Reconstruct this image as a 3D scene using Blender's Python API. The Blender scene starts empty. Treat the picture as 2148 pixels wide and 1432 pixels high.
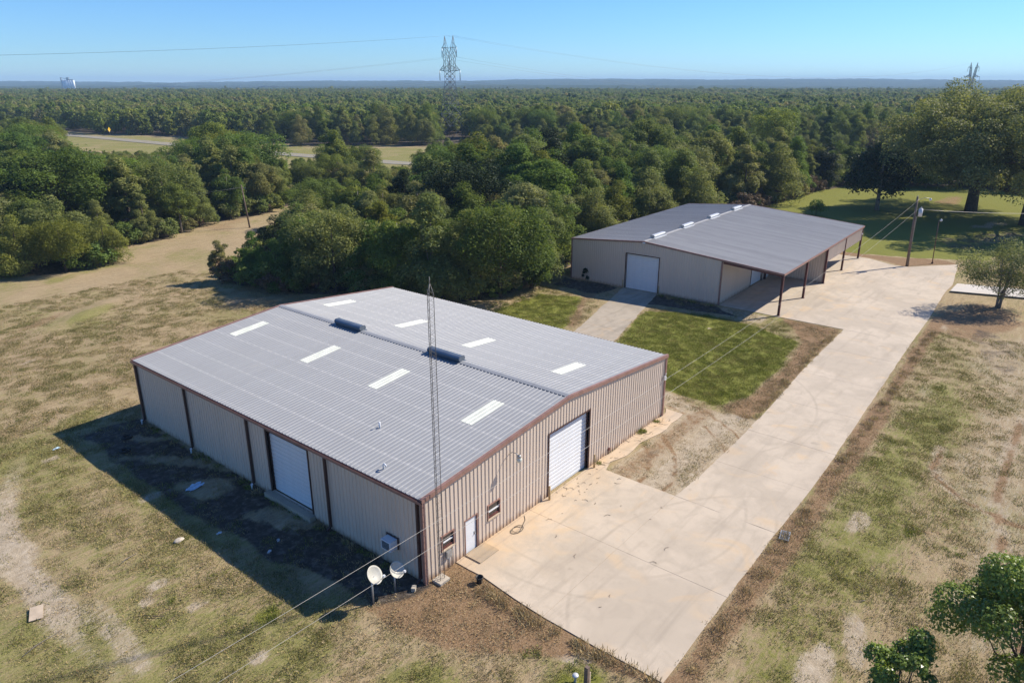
import bpy, bmesh, math, random
import numpy as np
from mathutils import Matrix, Vector

R = math.radians
random.seed(7)
rs = np.random.RandomState(7)
scene = bpy.context.scene
COL = scene.collection

# ------------------------------------------------------------------ camera, sky, sun
CAM = Vector((-20.965, -22.538, 24.062))
cam_data = bpy.data.cameras.new('camera')
cam = bpy.data.objects.new('camera', cam_data)
COL.objects.link(cam)
cr = Vector((0.627274, -0.778799, 0.0))
cf = Vector((0.732720, 0.590497, -0.338282)).normalized()
cu = cr.cross(cf).normalized()
cr = cf.cross(cu).normalized()
cam.matrix_world = Matrix(((cr.x, cu.x, -cf.x, CAM.x), (cr.y, cu.y, -cf.y, CAM.y), (cr.z, cu.z, -cf.z, CAM.z), (0, 0, 0, 1)))
cam_data.sensor_width = 36.0
cam_data.lens = 36.0 * 1513.0 / 2148.0
cam_data.clip_start = 0.3
cam_data.clip_end = 30000
scene.camera = cam

SUN_EL = 40.0
SUN_DIR = Vector((0.873 * math.cos(R(SUN_EL)), -0.487 * math.cos(R(SUN_EL)), math.sin(R(SUN_EL)))).normalized()
world = bpy.data.worlds.new('World')
scene.world = world
world.use_nodes = True
wn = world.node_tree
sky = wn.nodes.new('ShaderNodeTexSky')
sky.sky_type = 'NISHITA'
sky.sun_disc = False
sky.sun_elevation = R(SUN_EL)
sky.sun_rotation = math.atan2(SUN_DIR.x, SUN_DIR.y)
sky.altitude = 100
sky.air_density = 1.0
sky.dust_density = 0.0
sky.ozone_density = 7.0
bg = wn.nodes['Background']
tint = wn.nodes.new('ShaderNodeMix'); tint.data_type = 'RGBA'; tint.blend_type = 'MULTIPLY'; tint.inputs[0].default_value = 1.0
tint.inputs[7].default_value = (0.64, 0.90, 1.18, 1)   # deeper blue of this clear autumn sky, all round
wn.links.new(sky.outputs[0], tint.inputs[6]); wn.links.new(tint.outputs[2], bg.inputs[0])
bg.inputs[1].default_value = 0.094

sun_data = bpy.data.lights.new('sun', 'SUN')
sun_data.energy = 5.0
sun_data.angle = R(0.53)
sun_data.color = (1.0, 0.91, 0.78)
sun = bpy.data.objects.new('sun', sun_data)
COL.objects.link(sun)
sun.rotation_euler = SUN_DIR.to_track_quat('Z', 'Y').to_euler()

vs = scene.view_settings
vs.view_transform = 'Standard'
vs.look = 'None'
vs.exposure = 0.55
vs.gamma = 1.0
vs.use_curve_mapping = False
scene.render.engine = 'CYCLES'
scene.cycles.use_denoising = True
scene.cycles.denoising_input_passes = 'RGB_ALBEDO_NORMAL'
scene.cycles.denoising_prefilter = 'ACCURATE'
scene.cycles.max_bounces = 6
scene.cycles.volume_bounces = 0
scene.cycles.transparent_max_bounces = 8

# camera ground frame (right, forward) <-> world
FX = Vector((0.62749, -0.77862)); FY = Vector((0.77862, 0.62749))
def C2W(X, Y):
    return (CAM.x + X * FX.x + Y * FY.x, CAM.y + X * FX.y + Y * FY.y)
def W2C(x, y):
    dx = x - CAM.x; dy = y - CAM.y
    return dx * FX.x + dy * FX.y, dx * FY.x + dy * FY.y

# ------------------------------------------------------------------ materials
class NT:
    def __init__(s, name):
        s.m = bpy.data.materials.new(name); s.m.use_nodes = True
        s.t = s.m.node_tree; s.n = s.t.nodes; s.b = s.n['Principled BSDF']
        s.out = s.n['Material Output']
    def node(s, typ, **kw):
        n = s.n.new(typ)
        for k, v in kw.items(): setattr(n, k, v)
        return n
    def link(s, a, b): s.t.links.new(a, b)
    def setin(s, sock, v):
        if hasattr(v, 'is_output') or isinstance(v, bpy.types.NodeSocket): s.link(v, sock)
        else: sock.default_value = v
    def coord(s, kind='Object'):
        return s.node('ShaderNodeTexCoord').outputs[kind]
    def mapping(s, vec, scale=(1, 1, 1), rot=(0, 0, 0), loc=(0, 0, 0)):
        n = s.node('ShaderNodeMapping'); s.link(vec, n.inputs[0])
        n.inputs['Scale'].default_value = scale; n.inputs['Rotation'].default_value = rot; n.inputs['Location'].default_value = loc
        return n.outputs[0]
    def noise(s, vec, scale, detail=5, rough=0.55, dist=0.0, out=0):
        n = s.node('ShaderNodeTexNoise'); s.link(vec, n.inputs['Vector'])
        n.inputs['Scale'].default_value = scale; n.inputs['Detail'].default_value = detail
        n.inputs['Roughness'].default_value = rough; n.inputs['Distortion'].default_value = dist
        return n.outputs[out]
    def ramp(s, fac, stops):
        n = s.node('ShaderNodeValToRGB'); s.link(fac, n.inputs[0])
        e = n.color_ramp.elements
        while len(e) < len(stops): e.new(0.5)
        for el, (p, c) in zip(e, stops):
            el.position = p
            el.color = (c, c, c, 1) if isinstance(c, (int, float)) else (*c, 1)
        return n.outputs[0]
    def mix(s, fac, a, b, blend='MIX'):
        n = s.node('ShaderNodeMix', data_type='RGBA', blend_type=blend)
        s.setin(n.inputs[0], fac)
        for i, v in ((6, a), (7, b)):
            if isinstance(v, tuple): n.inputs[i].default_value = (*v, 1)
            else: s.link(v, n.inputs[i])
        return n.outputs[2]
    def math(s, op, a, b=0.0, c=None, clamp=False):
        n = s.node('ShaderNodeMath', operation=op, use_clamp=clamp)
        s.setin(n.inputs[0], a); s.setin(n.inputs[1], b)
        if c is not None: s.setin(n.inputs[2], c)
        return n.outputs[0]
    def smooth(s, v, lo, hi):
        n = s.node('ShaderNodeMapRange', interpolation_type='SMOOTHSTEP')
        s.link(v, n.inputs[0]); n.inputs[1].default_value = lo; n.inputs[2].default_value = hi
        return n.outputs[0]
    def bump(s, h, strength=0.3, dist=0.05):
        n = s.node('ShaderNodeBump'); n.inputs['Strength'].default_value = strength; n.inputs['Distance'].default_value = dist
        s.link(h, n.inputs['Height']); s.link(n.outputs[0], s.b.inputs['Normal'])
    def set(s, color=None, rough=None, metal=None, spec=None):
        if color is not None:
            if isinstance(color, tuple): s.b.inputs['Base Color'].default_value = (*color, 1)
            else: s.link(color, s.b.inputs['Base Color'])
        if rough is not None: s.setin(s.b.inputs['Roughness'], rough)
        if metal is not None: s.setin(s.b.inputs['Metallic'], metal)
        if spec is not None: s.b.inputs['Specular IOR Level'].default_value = spec
        return s

def simple(name, col, rough=0.6, metal=0.0, var=0.15, scale=3.0, spec=0.4):
    m = NT(name); c = m.coord(); n = m.noise(c, scale, 6, 0.6)
    dark = tuple(x * (1 - var) for x in col); lite = tuple(min(1, x * (1 + var)) for x in col)
    m.set(m.ramp(n, [(0.3, dark), (0.7, lite)]), rough, metal, spec)
    return m.m

def mat_siding(name, base, streak=0.5):
    m = NT(name); c = m.coord()
    lo = m.noise(m.mapping(c, (0.5, 0.5, 0.5)), 1.0, 4)
    st = m.noise(m.mapping(c, (5, 5, 0.35)), 1.5, 5, 0.6)
    col = m.mix(m.math('MULTIPLY', m.ramp(st, [(0.45, 0.0), (0.75, 1.0)]), 0.35), base, tuple(x * 0.72 for x in base))
    col = m.mix(m.math('MULTIPLY', lo, 0.35), col, tuple(x * 0.82 for x in base))
    sep = m.node('ShaderNodeSeparateXYZ'); m.link(c, sep.inputs[0])
    hz = m.math('ADD', sep.outputs[2], m.math('MULTIPLY', m.math('SUBTRACT', m.noise(m.mapping(c, (1.2, 1.2, 0.4)), 3, 4), 0.5), 1.1))
    dirt = m.ramp(hz, [(0.0, 1.0), (0.42, 0.0)])
    col = m.mix(m.math('MULTIPLY', dirt, 0.75), col, (0.30, 0.17, 0.08))
    oi = m.node('ShaderNodeObjectInfo')
    col = m.mix(m.math('MULTIPLY', oi.outputs['Random'], 0.10), col, (0.3, 0.25, 0.2))
    m.set(col, 0.5, 0.0, 0.4)
    return m.m

def mat_roof(name, base, metal=0.55, rough=0.42, band=True):
    m = NT(name); c = m.coord()
    geo = m.node('ShaderNodeNewGeometry'); pos = geo.outputs['Position']
    oi = m.node('ShaderNodeObjectInfo')
    sp = m.noise(m.mapping(c, (0.6, 3, 3)), 1.3, 5, 0.6)
    col = m.mix(m.ramp(sp, [(0.35, 0.0), (0.8, 0.35)]), base, tuple(x * 0.78 for x in base))
    col = m.mix(m.math('MULTIPLY', oi.outputs['Random'], 0.16), col, tuple(x * 0.7 for x in base))
    if band:  # fastener rows above the purlins, chalky and a little lighter
        sep = m.node('ShaderNodeSeparateXYZ'); m.link(c, sep.inputs[0])
        w = m.math('PINGPONG', m.math('ADD', sep.outputs[0], m.math('MULTIPLY', m.math('SUBTRACT', m.noise(c, 0.8, 3), 0.5), 0.12)), 0.78)
        line = m.ramp(w, [(0.0, 1.0), (0.13, 0.0)])
        line = m.math('MULTIPLY', line, m.ramp(m.noise(m.mapping(c, (1, 1, 1)), 1.7, 4), [(0.35, 0.15), (0.65, 1.0)]))
        col = m.mix(m.math('MULTIPLY', line, 0.38), col, (0.55, 0.54, 0.52))
        rust = m.ramp(m.noise(m.mapping(pos, (0.5, 0.5, 0.5)), 1.0, 6, 0.7), [(0.62, 0.0), (0.8, 0.6)])
        col = m.mix(m.math('MULTIPLY', rust, 0.35), col, (0.5, 0.45, 0.36))
        m.set(col, m.math('ADD', m.math('MULTIPLY', sp, 0.2), rough - 0.1), metal, 0.25)
    else:
        stain = m.noise(m.mapping(pos, (1.2, 0.18, 1)), 0.9, 6, 0.65, 0.3)
        col = m.mix(m.math('MULTIPLY', m.smooth(stain, 0.45, 0.70), 0.45), col, tuple(x * 0.62 for x in base))
        col = m.mix(m.math('MULTIPLY', m.smooth(m.noise(m.mapping(pos, (0.5, 1.6, 1)), 1.4, 5, 0.7), 0.58, 0.72), 0.30), col, (0.40, 0.38, 0.36))
        col = m.mix(m.math('MULTIPLY', oi.outputs['Random'], 0.30), col, tuple(x * 0.68 for x in base))
        m.set(col, rough, metal, 0.25)
    return m.m

def mat_concrete(name, base, stain=(0.30, 0.22, 0.13), amt=1.0):
    m = NT(name); geo = m.node('ShaderNodeNewGeometry'); c = geo.outputs['Position']
    oi = m.node('ShaderNodeObjectInfo')
    big = m.noise(c, 0.16, 5, 0.6, 0.6)
    mid = m.noise(m.mapping(c, (1, 1, 1)), 0.8, 7, 0.65, 0.8)
    fine = m.noise(c, 14, 5, 0.7)
    col = m.mix(m.smooth(big, 0.40, 0.62), tuple(x * 0.83 for x in base), base)
    col = m.mix(m.math('MULTIPLY', m.smooth(mid, 0.42, 0.68), 0.5 * amt), col, tuple(x * 0.70 for x in base))
    col = m.mix(m.math('MULTIPLY', m.smooth(m.noise(c, 0.33, 4, 0.5, 1.0), 0.56, 0.72), 0.55 * amt), col, (base[0] * 1.08, base[1] * 0.93, base[2] * 0.72))
    # tyre marks and dark smudges drawn out along the drive
    tr = m.noise(m.mapping(c, (0.12, 1.0, 1), rot=(0, 0, 0.05)), 1.1, 5, 0.6, 0.5)
    col = m.mix(m.math('MULTIPLY', m.smooth(tr, 0.50, 0.72), 0.55 * amt), col, tuple(x * 0.62 for x in base))
    col = m.mix(m.math('MULTIPLY', fine, 0.22), col, tuple(x * 0.7 for x in base))
    sp = m.noise(c, 3.0, 6, 0.7, 0.4)
    col = m.mix(m.math('MULTIPLY', m.smooth(sp, 0.66, 0.78), 0.5 * amt), col, stain)
    # iron-red run-off close to the workshop wall and in patches of the yard
    sep = m.node('ShaderNodeSeparateXYZ'); m.link(c, sep.inputs[0])
    near = m.math('MULTIPLY', m.ramp(m.math('ADD', m.math('MULTIPLY', m.math('ABSOLUTE', sep.outputs[1]), 0.28), m.math('MULTIPLY', m.math('SUBTRACT', mid, 0.5), 1.6)), [(0.1, 1.0), (0.85, 0.0)]),
                  m.ramp(m.math('MULTIPLY', sep.outputs[0], 0.02), [(0.54, 1.0), (0.6, 0.0)]))
    col = m.mix(m.math('MULTIPLY', near, 0.28), col, (0.66, 0.42, 0.20))
    y2 = m.smooth(m.noise(c, 0.22, 5, 0.65, 1.5), 0.60, 0.70)
    col = m.mix(m.math('MULTIPLY', y2, 0.18), col, (0.62, 0.40, 0.19))
    col = m.mix(m.math('MULTIPLY', m.math('SUBTRACT', oi.outputs['Random'], 0.3), 0.16), col, tuple(x * 0.74 for x in base))
    for cx_, cy_, r_ in ((13.2, -2.6, 8.3), (13.2, -2.6, 10.0), (9.0, -16.5, 11.5), (30.0, 2.0, 11.6)):   # turning tyre marks
        d = m.node('ShaderNodeVectorMath', operation='DISTANCE'); m.link(m.mapping(c, (1, 1, 0)), d.inputs[0]); d.inputs[1].default_value = (cx_, cy_, 0)
        ring = m.ramp(m.math('ABSOLUTE', m.math('SUBTRACT', d.outputs['Value'], r_)), [(0.03, 1.0), (0.15, 0.0)])
        col = m.mix(m.math('MULTIPLY', ring, m.math('MULTIPLY', m.smooth(big, 0.42, 0.62), 0.28 * amt)), col, tuple(x * 0.45 for x in base))
    oil = m.smooth(m.noise(c, 0.7, 3, 0.5, 0.2), 0.70, 0.76)
    col = m.mix(m.math('MULTIPLY', oil, 0.4 * amt), col, tuple(x * 0.45 for x in base))
    m.set(col, 0.85, 0, 0.25)
    m.bump(fine, 0.25, 0.02)
    return m.m

def mat_leaf(name, stops, translucent=0.36, rough=0.55):
    """stops: colours picked by the tree's own random number; leaves vary by the face attribute 'var'"""
    m = NT(name)
    oi = m.node('ShaderNodeObjectInfo')
    base = m.ramp(oi.outputs['Random'], stops)
    at = m.node('ShaderNodeAttribute', attribute_name='var')
    v = at.outputs['Fac']
    col = m.mix(m.smooth(v, 0.0, 0.6), m.mix(1.0, base, (0.55, 0.6, 0.6), 'MULTIPLY'), base)
    col = m.mix(m.smooth(v, 0.6, 1.0), col, m.mix(1.0, base, (1.55, 1.42, 1.1), 'MULTIPLY'))
    col = m.mix(m.smooth(v, 0.955, 1.0), col, (0.17, 0.12, 0.05))
    m.set(col, rough, 0, 0.08 if rough > 0.4 else 0.25)
    tr = m.node('ShaderNodeBsdfTranslucent')
    m.link(m.mix(1.0, col, (1.3, 1.35, 0.7), 'MULTIPLY'), tr.inputs[0])
    mx = m.node('ShaderNodeMixShader'); mx.inputs[0].default_value = translucent
    m.link(m.b.outputs[0], mx.inputs[1]); m.link(tr.outputs[0], mx.inputs[2])
    m.link(mx.outputs[0], m.out.inputs[0])
    return m.m

def mat_ground():
    m = NT('ground_soil_and_grass')
    geo = m.node('ShaderNodeNewGeometry'); c = geo.outputs['Position']
    at = m.node('ShaderNodeAttribute', attribute_name='zone')
    sp = m.node('ShaderNodeSeparateColor'); m.link(at.outputs['Color'], sp.inputs[0])
    zg, zs, zm = sp.outputs; zd = at.outputs['Alpha']
    nb = m.noise(c, 0.10, 6, 0.62, 0.8)
    n0 = m.noise(c, 0.45, 7, 0.68, 0.6)
    n1 = m.noise(c, 2.2, 7, 0.72, 0.3)
    n2 = m.noise(c, 9.0, 6, 0.75)
    n3 = m.noise(m.mapping(c, (1, 1, 1), rot=(0, 0, 0.9)), 26.0, 4, 0.8)
    streak = m.noise(m.mapping(c, (0.55, 3.2, 1), rot=(0, 0, -0.35)), 2.2, 6, 0.7, 0.4)
    mow = m.noise(m.mapping(c, (0.22, 1.5, 1), rot=(0, 0, -0.75)), 1.6, 6, 0.7, 0.5)
    straw = m.ramp(m.math('ADD', m.math('MULTIPLY', n1, 0.55), m.math('MULTIPLY', mow, 0.45)), [(0.25, (0.205, 0.148, 0.082)), (0.5, (0.355, 0.270, 0.158)), (0.78, (0.53, 0.43, 0.28))])
    olive = m.ramp(n2, [(0.25, (0.125, 0.130, 0.036)), (0.55, (0.240, 0.225, 0.080)), (0.8, (0.37, 0.325, 0.15))])
    gsel = m.math('ADD', m.math('MULTIPLY', nb, 0.9), m.math('MULTIPLY', m.math('SUBTRACT', streak, 0.5), 0.9))
    gsel = m.math('ADD', gsel, m.math('MULTIPLY', m.math('SUBTRACT', n1, 0.5), 0.55))
    gsel = m.math('ADD', gsel, m.math('MULTIPLY', zg, 0.42))
    base = m.mix(m.smooth(gsel, 0.47, 0.78), straw, olive)
    base = m.mix(m.math('MULTIPLY', m.smooth(mow, 0.44, 0.30), 0.35), base, m.mix(1.0, base, (0.62, 0.55, 0.48), 'MULTIPLY'))
    lush = m.ramp(n2, [(0.22, (0.110, 0.128, 0.022)), (0.5, (0.180, 0.188, 0.036)), (0.8, (0.265, 0.250, 0.075))])
    lush = m.mix(m.math('MULTIPLY', m.smooth(n0, 0.46, 0.72), 0.22), lush, (0.22, 0.19, 0.065))
    def blend(col, z, new, k=0.9, lo=0.38, hi=0.62, w=n1):
        f = m.math('ADD', z, m.math('MULTIPLY', m.math('SUBTRACT', w, 0.5), k))
        f = m.math('ADD', f, m.math('MULTIPLY', m.math('SUBTRACT', n2, 0.5), 0.6))
        return m.mix(m.smooth(f, lo, hi), col, new)
    col = blend(base, zg, lush, 0.7, 0.55, 0.85)
    sand = m.ramp(n1, [(0.25, (0.30, 0.235, 0.155)), (0.55, (0.44, 0.365, 0.265)), (0.8, (0.55, 0.48, 0.38))])
    col = blend(col, zs, sand, 1.3, 0.45, 0.85, streak)
    mul = m.ramp(n2, [(0.25, (0.125, 0.075, 0.038)), (0.5, (0.25, 0.160, 0.088)), (0.78, (0.42, 0.31, 0.20))])
    col = blend(col, zm, mul, 1.2, 0.42, 0.8)
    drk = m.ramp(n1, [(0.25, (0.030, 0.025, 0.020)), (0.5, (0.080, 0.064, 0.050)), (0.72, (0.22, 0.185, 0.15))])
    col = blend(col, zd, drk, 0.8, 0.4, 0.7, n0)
    # fine straw, clods and pebbles
    col = m.mix(m.math('MULTIPLY', m.smooth(n3, 0.50, 0.30), 0.42), col, m.mix(1.0, col, (0.34, 0.33, 0.30), 'MULTIPLY'))
    col = m.mix(m.math('MULTIPLY', m.smooth(n3, 0.60, 0.78), 0.45), col, (0.50, 0.43, 0.29))
    m.set(col, 0.95, 0, 0.1)
    h = m.math('ADD', m.math('MULTIPLY', n3, 0.35), m.math('ADD', m.math('MULTIPLY', n2, 0.6), n1))
    m.bump(h, 0.65, 0.12)
    return m.m

M = {}
M['wall'] = mat_siding('tan_ribbed_steel', (0.62, 0.515, 0.42))
M['roof1'] = mat_roof('silver_galvanised_roof', (0.305, 0.312, 0.32), 0.08, 0.60)
M['roof2'] = mat_roof('weathered_grey_roof', (0.36, 0.355, 0.345), 0.06, 0.6, band=False)
M['skylight'] = simple('fibreglass_skylight', (0.60, 0.62, 0.54), 0.55, 0, 0.16, 1.2)
M['trim'] = simple('brown_trim_paint', (0.255, 0.145, 0.115), 0.5, 0, 0.2, 2)
M['trim_dark'] = simple('dark_brown_paint', (0.060, 0.028, 0.022), 0.5, 0, 0.25, 2)
M['red_steel'] = simple('red_primer_steel', (0.105, 0.032, 0.026), 0.55, 0, 0.3, 3)
M['white'] = simple('white_painted_metal', (0.66, 0.68, 0.70), 0.45, 0, 0.05, 2)
M['vent_dark'] = simple('bluish_galvanised_vent', (0.17, 0.20, 0.235), 0.38, 0.6, 0.15, 2)
M['vent_light'] = simple('white_galvanised_vent', (0.52, 0.54, 0.56), 0.4, 0.1, 0.08, 2)
M['galv'] = simple('galvanised_steel', (0.38, 0.39, 0.39), 0.45, 0.6, 0.2, 6)
M['mast'] = simple('dull_mast_steel', (0.20, 0.19, 0.175), 0.6, 0.3, 0.25, 6)
M['glass'] = simple('dark_window_glass', (0.035, 0.030, 0.030), 0.12, 0, 0.2, 2, 0.6)
M['black'] = simple('black_plastic', (0.018, 0.018, 0.018), 0.5, 0, 0.2, 4)
M['rubber'] = simple('black_rubber', (0.016, 0.016, 0.016), 0.75, 0, 0.2, 4)
M['dish'] = simple('weathered_dish_paint', (0.42, 0.41, 0.36), 0.55, 0, 0.22, 1.6)
M['wood'] = simple('weathered_pole_wood', (0.16, 0.115, 0.085), 0.85, 0, 0.35, 4)
M['bark'] = simple('tree_bark', (0.075, 0.058, 0.045), 0.9, 0, 0.4, 3)
M['bark_pale'] = simple('pale_tree_bark', (0.19, 0.165, 0.135), 0.9, 0, 0.3, 3)
M['pipe'] = simple('tan_bollard_paint', (0.42, 0.30, 0.15), 0.6, 0, 0.25, 3)
M['board'] = simple('weathered_plywood', (0.46, 0.37, 0.27), 0.8, 0, 0.2, 2)
M['rock'] = simple('pale_limestone', (0.42, 0.37, 0.30), 0.9, 0, 0.25, 5)
M['blue_plastic'] = simple('pale_blue_plastic_sheet', (0.45, 0.60, 0.72), 0.4, 0, 0.2, 3)
M['wire'] = simple('aluminium_cable', (0.36, 0.34, 0.31), 0.5, 0.3, 0.1, 1)
M['wire_dark'] = simple('dark_line_cable', (0.10, 0.10, 0.10), 0.5, 0.3, 0.1, 1)
M['lattice'] = simple('grey_lattice_steel', (0.13, 0.14, 0.145), 0.6, 0.2, 0.15, 0.5)
M['asphalt'] = simple('grey_highway_asphalt', (0.25, 0.23, 0.18), 0.9, 0, 0.15, 0.3)
M['line'] = simple('yellow_road_paint', (0.6, 0.42, 0.06), 0.8, 0, 0.1, 1)
M['sign'] = simple('yellow_sign_face', (0.80, 0.50, 0.02), 0.5, 0, 0.05, 1)
M['silo'] = simple('white_silo_concrete', (0.85, 0.86, 0.86), 0.7, 0, 0.06, 0.1)
M['concrete'] = mat_concrete('worn_concrete', (0.55, 0.465, 0.36))
M['concrete_old'] = mat_concrete('old_grey_concrete', (0.42, 0.36, 0.28), amt=1.4)
M['concrete_pale'] = mat_concrete('pale_patio_concrete', (0.62, 0.57, 0.50), amt=0.5)
M['joint'] = simple('joint_dirt', (0.31, 0.25, 0.18), 0.95, 0, 0.3, 3)
M['ground'] = mat_ground()
LEAF = [(0.0, (0.088, 0.136, 0.030)), (0.16, (0.180, 0.212, 0.054)), (0.32, (0.130, 0.190, 0.050)), (0.5, (0.225, 0.234, 0.082)), (0.66, (0.172, 0.215, 0.076)), (0.80, (0.275, 0.240, 0.112)), (0.90, (0.145, 0.215, 0.044)), (1.0, (0.230, 0.245, 0.062))]
M['leaf'] = mat_leaf('mixed_woodland_leaves', LEAF)
M['leaf_bright'] = mat_leaf('fresh_green_leaves', [(0.0, (0.110, 0.190, 0.045)), (1.0, (0.155, 0.215, 0.055))], 0.35)
M['leaf_yellow'] = mat_leaf('yellowing_leaves', [(0.0, (0.19, 0.20, 0.035)), (1.0, (0.155, 0.17, 0.04))], 0.35)
M['leaf_dark'] = mat_leaf('dark_glossy_leaves', [(0.0, (0.030, 0.046, 0.018)), (1.0, (0.042, 0.060, 0.022))], 0.12, 0.5)
M['leaf_oak'] = mat_leaf('grey_green_oak_leaves', [(0.0, (0.215, 0.230, 0.095)), (1.0, (0.235, 0.245, 0.105))], 0.34)
M['leaf_brown'] = mat_leaf('brown_dry_brush', [(0.0, (0.14, 0.095, 0.06)), (1.0, (0.17, 0.12, 0.08))], 0.15)
M['leaf_gloss'] = mat_leaf('glossy_broad_leaves', [(0.0, (0.165, 0.235, 0.050)), (1.0, (0.19, 0.25, 0.055))], 0.3, 0.3)
M['leaf_far'] = mat_leaf('distant_woodland_leaves', LEAF, 0.34)
M['blade_green'] = mat_leaf('green_grass_blades', [(0.0, (0.155, 0.190, 0.036)), (1.0, (0.24, 0.25, 0.075))], 0.2)
M['blade_olive'] = mat_leaf('olive_grass_blades', [(0.0, (0.17, 0.175, 0.055)), (0.5, (0.25, 0.225, 0.10)), (1.0, (0.36, 0.30, 0.16))], 0.2)
M['blade_dry'] = mat_leaf('dry_grass_blades', [(0.0, (0.26, 0.19, 0.11)), (1.0, (0.44, 0.35, 0.21))], 0.15)

# ------------------------------------------------------------------ object helpers
def tag(o, label=None, cat=None, group=None, kind=None):
    if label: o['label'] = label
    if cat: o['category'] = cat
    if group: o['group'] = group
    if kind: o['kind'] = kind
    return o

def link(name, me, parent=None, loc=None, rotz=None):
    o = bpy.data.objects.new(name, me); COL.objects.link(o)
    if parent is not None: o.parent = parent
    if loc is not None: o.location = loc
    if rotz is not None: o.rotation_euler = (0, 0, rotz)
    return o

def thing(name, label, cat, loc=(0, 0, 0), rotz=0, group=None):
    o = bpy.data.objects.new(name, None); COL.objects.link(o)
    o.empty_display_size = 0.3
    o.location = loc; o.rotation_euler = (0, 0, rotz)
    return tag(o, label, cat, group)

class MB:
    """collects solid shapes into one mesh"""
    def __init__(s): s.v = []; s.f = []; s.sm = []
    def add(s, vs_, fs, smooth=False):
        o = len(s.v); s.v += [tuple(p) for p in vs_]; s.f += [tuple(i + o for i in f) for f in fs]; s.sm += [smooth] * len(fs)
        return s
    def box(s, x0, x1, y0, y1, z0, z1):
        vs_ = [(x, y, z) for z in (z0, z1) for y in (y0, y1) for x in (x0, x1)]
        return s.add(vs_, [(0, 2, 3, 1), (4, 5, 7, 6), (0, 1, 5, 4), (2, 6, 7, 3), (0, 4, 6, 2), (1, 3, 7, 5)])
    def tube(s, a, b, r0, r1=None, n=8, caps=True, smooth=True):
        a = Vector(a); b = Vector(b); r1 = r0 if r1 is None else r1
        d = (b - a).normalized(); u = d.orthogonal().normalized(); w = d.cross(u)
        vs_ = []
        for p, r in ((a, r0), (b, r1)):
            for i in range(n):
                t = 2 * math.pi * i / n + math.pi / n
                vs_.append(p + (u * math.cos(t) + w * math.sin(t)) * r)
        fs = [(i, (i + 1) % n, n + (i + 1) % n, n + i) for i in range(n)]
        s.add(vs_, fs, smooth)
        if caps:
            o = len(s.v) - 2 * n
            s.f += [tuple(o + i for i in reversed(range(n))), tuple(o + n + i for i in range(n))]; s.sm += [False, False]
        return s
    def path(s, pts, rad, n=8):
        pts = [Vector(p) for p in pts]
        rad = rad if isinstance(rad, (list, tuple)) else [rad] * len(pts)
        rings = []; u = None
        for i, p in enumerate(pts):
            d = (pts[min(i + 1, len(pts) - 1)] - pts[max(i - 1, 0)]).normalized()
            u = d.orthogonal().normalized() if u is None else (u - d * u.dot(d)).normalized()
            w = d.cross(u)
            rings.append([p + (u * math.cos(2 * math.pi * k / n) + w * math.sin(2 * math.pi * k / n)) * rad[i] for k in range(n)])
        vs_ = [q for r in rings for q in r]
        fs = [(i * n + k, i * n + (k + 1) % n, (i + 1) * n + (k + 1) % n, (i + 1) * n + k) for i in range(len(pts) - 1) for k in range(n)]
        s.add(vs_, fs, True)
        o = len(s.v) - len(vs_); L = len(vs_)
        s.f += [tuple(o + k for k in reversed(range(n))), tuple(o + L - n + k for k in range(n))]; s.sm += [False, False]
        return s
    def beam(s, a, b, w, h, up=(0, 0, 1)):
        a = Vector(a); b = Vector(b); d = (b - a).normalized(); up = Vector(up)
        sd = d.cross(up).normalized(); up = sd.cross(d).normalized()
        vs_ = [p + sd * i * w / 2 + up * j * h / 2 for p in (a, b) for j in (-1, 1) for i in (-1, 1)]
        return s.add(vs_, [(0, 1, 3, 2), (4, 6, 7, 5), (0, 4, 5, 1), (2, 3, 7, 6), (0, 2, 6, 4), (1, 5, 7, 3)])
    def lathe(s, prof, n=16, origin=(0, 0, 0), axis=(0, 0, 1), smooth=True):
        q = Vector((0, 0, 1)).rotation_difference(Vector(axis).normalized()); o_ = Vector(origin)
        vs_ = [o_ + q @ Vector((r * math.cos(2 * math.pi * k / n), r * math.sin(2 * math.pi * k / n), z)) for r, z in prof for k in range(n)]
        fs = [(i * n + k, i * n + (k + 1) % n, (i + 1) * n + (k + 1) % n, (i + 1) * n + k) for i in range(len(prof) - 1) for k in range(n)]
        return s.add(vs_, fs, smooth)
    def prism(s, poly, a, b, axis='y'):
        """poly in the plane across `axis`, run from a to b"""
        def P(p, t): return (p[0], t, p[1]) if axis == 'y' else (t, p[0], p[1]) if axis == 'x' else (p[0], p[1], t)
        n = len(poly); vs_ = [P(p, a) for p in poly] + [P(p, b) for p in poly]
        return s.add(vs_, [tuple(reversed(range(n))), tuple(range(n, 2 * n))] + [(i, (i + 1) % n, n + (i + 1) % n, n + i) for i in range(n)])
    def mesh(s, name, mat):
        me = bpy.data.meshes.new(name); me.from_pydata([tuple(p) for p in s.v], [], s.f)
        me.polygons.foreach_set('use_smooth', s.sm); me.materials.append(mat); me.validate(); me.update()
        return me
    def fix(s, me):
        bm = bmesh.new(); bm.from_mesh(me); bmesh.ops.recalc_face_normals(bm, faces=bm.faces); bm.to_mesh(me); bm.free(); return me
    def build(s, name, mat, parent=None, loc=None, rotz=None):
        return link(name, s.fix(s.mesh(name, mat)), parent, loc, rotz)

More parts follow.
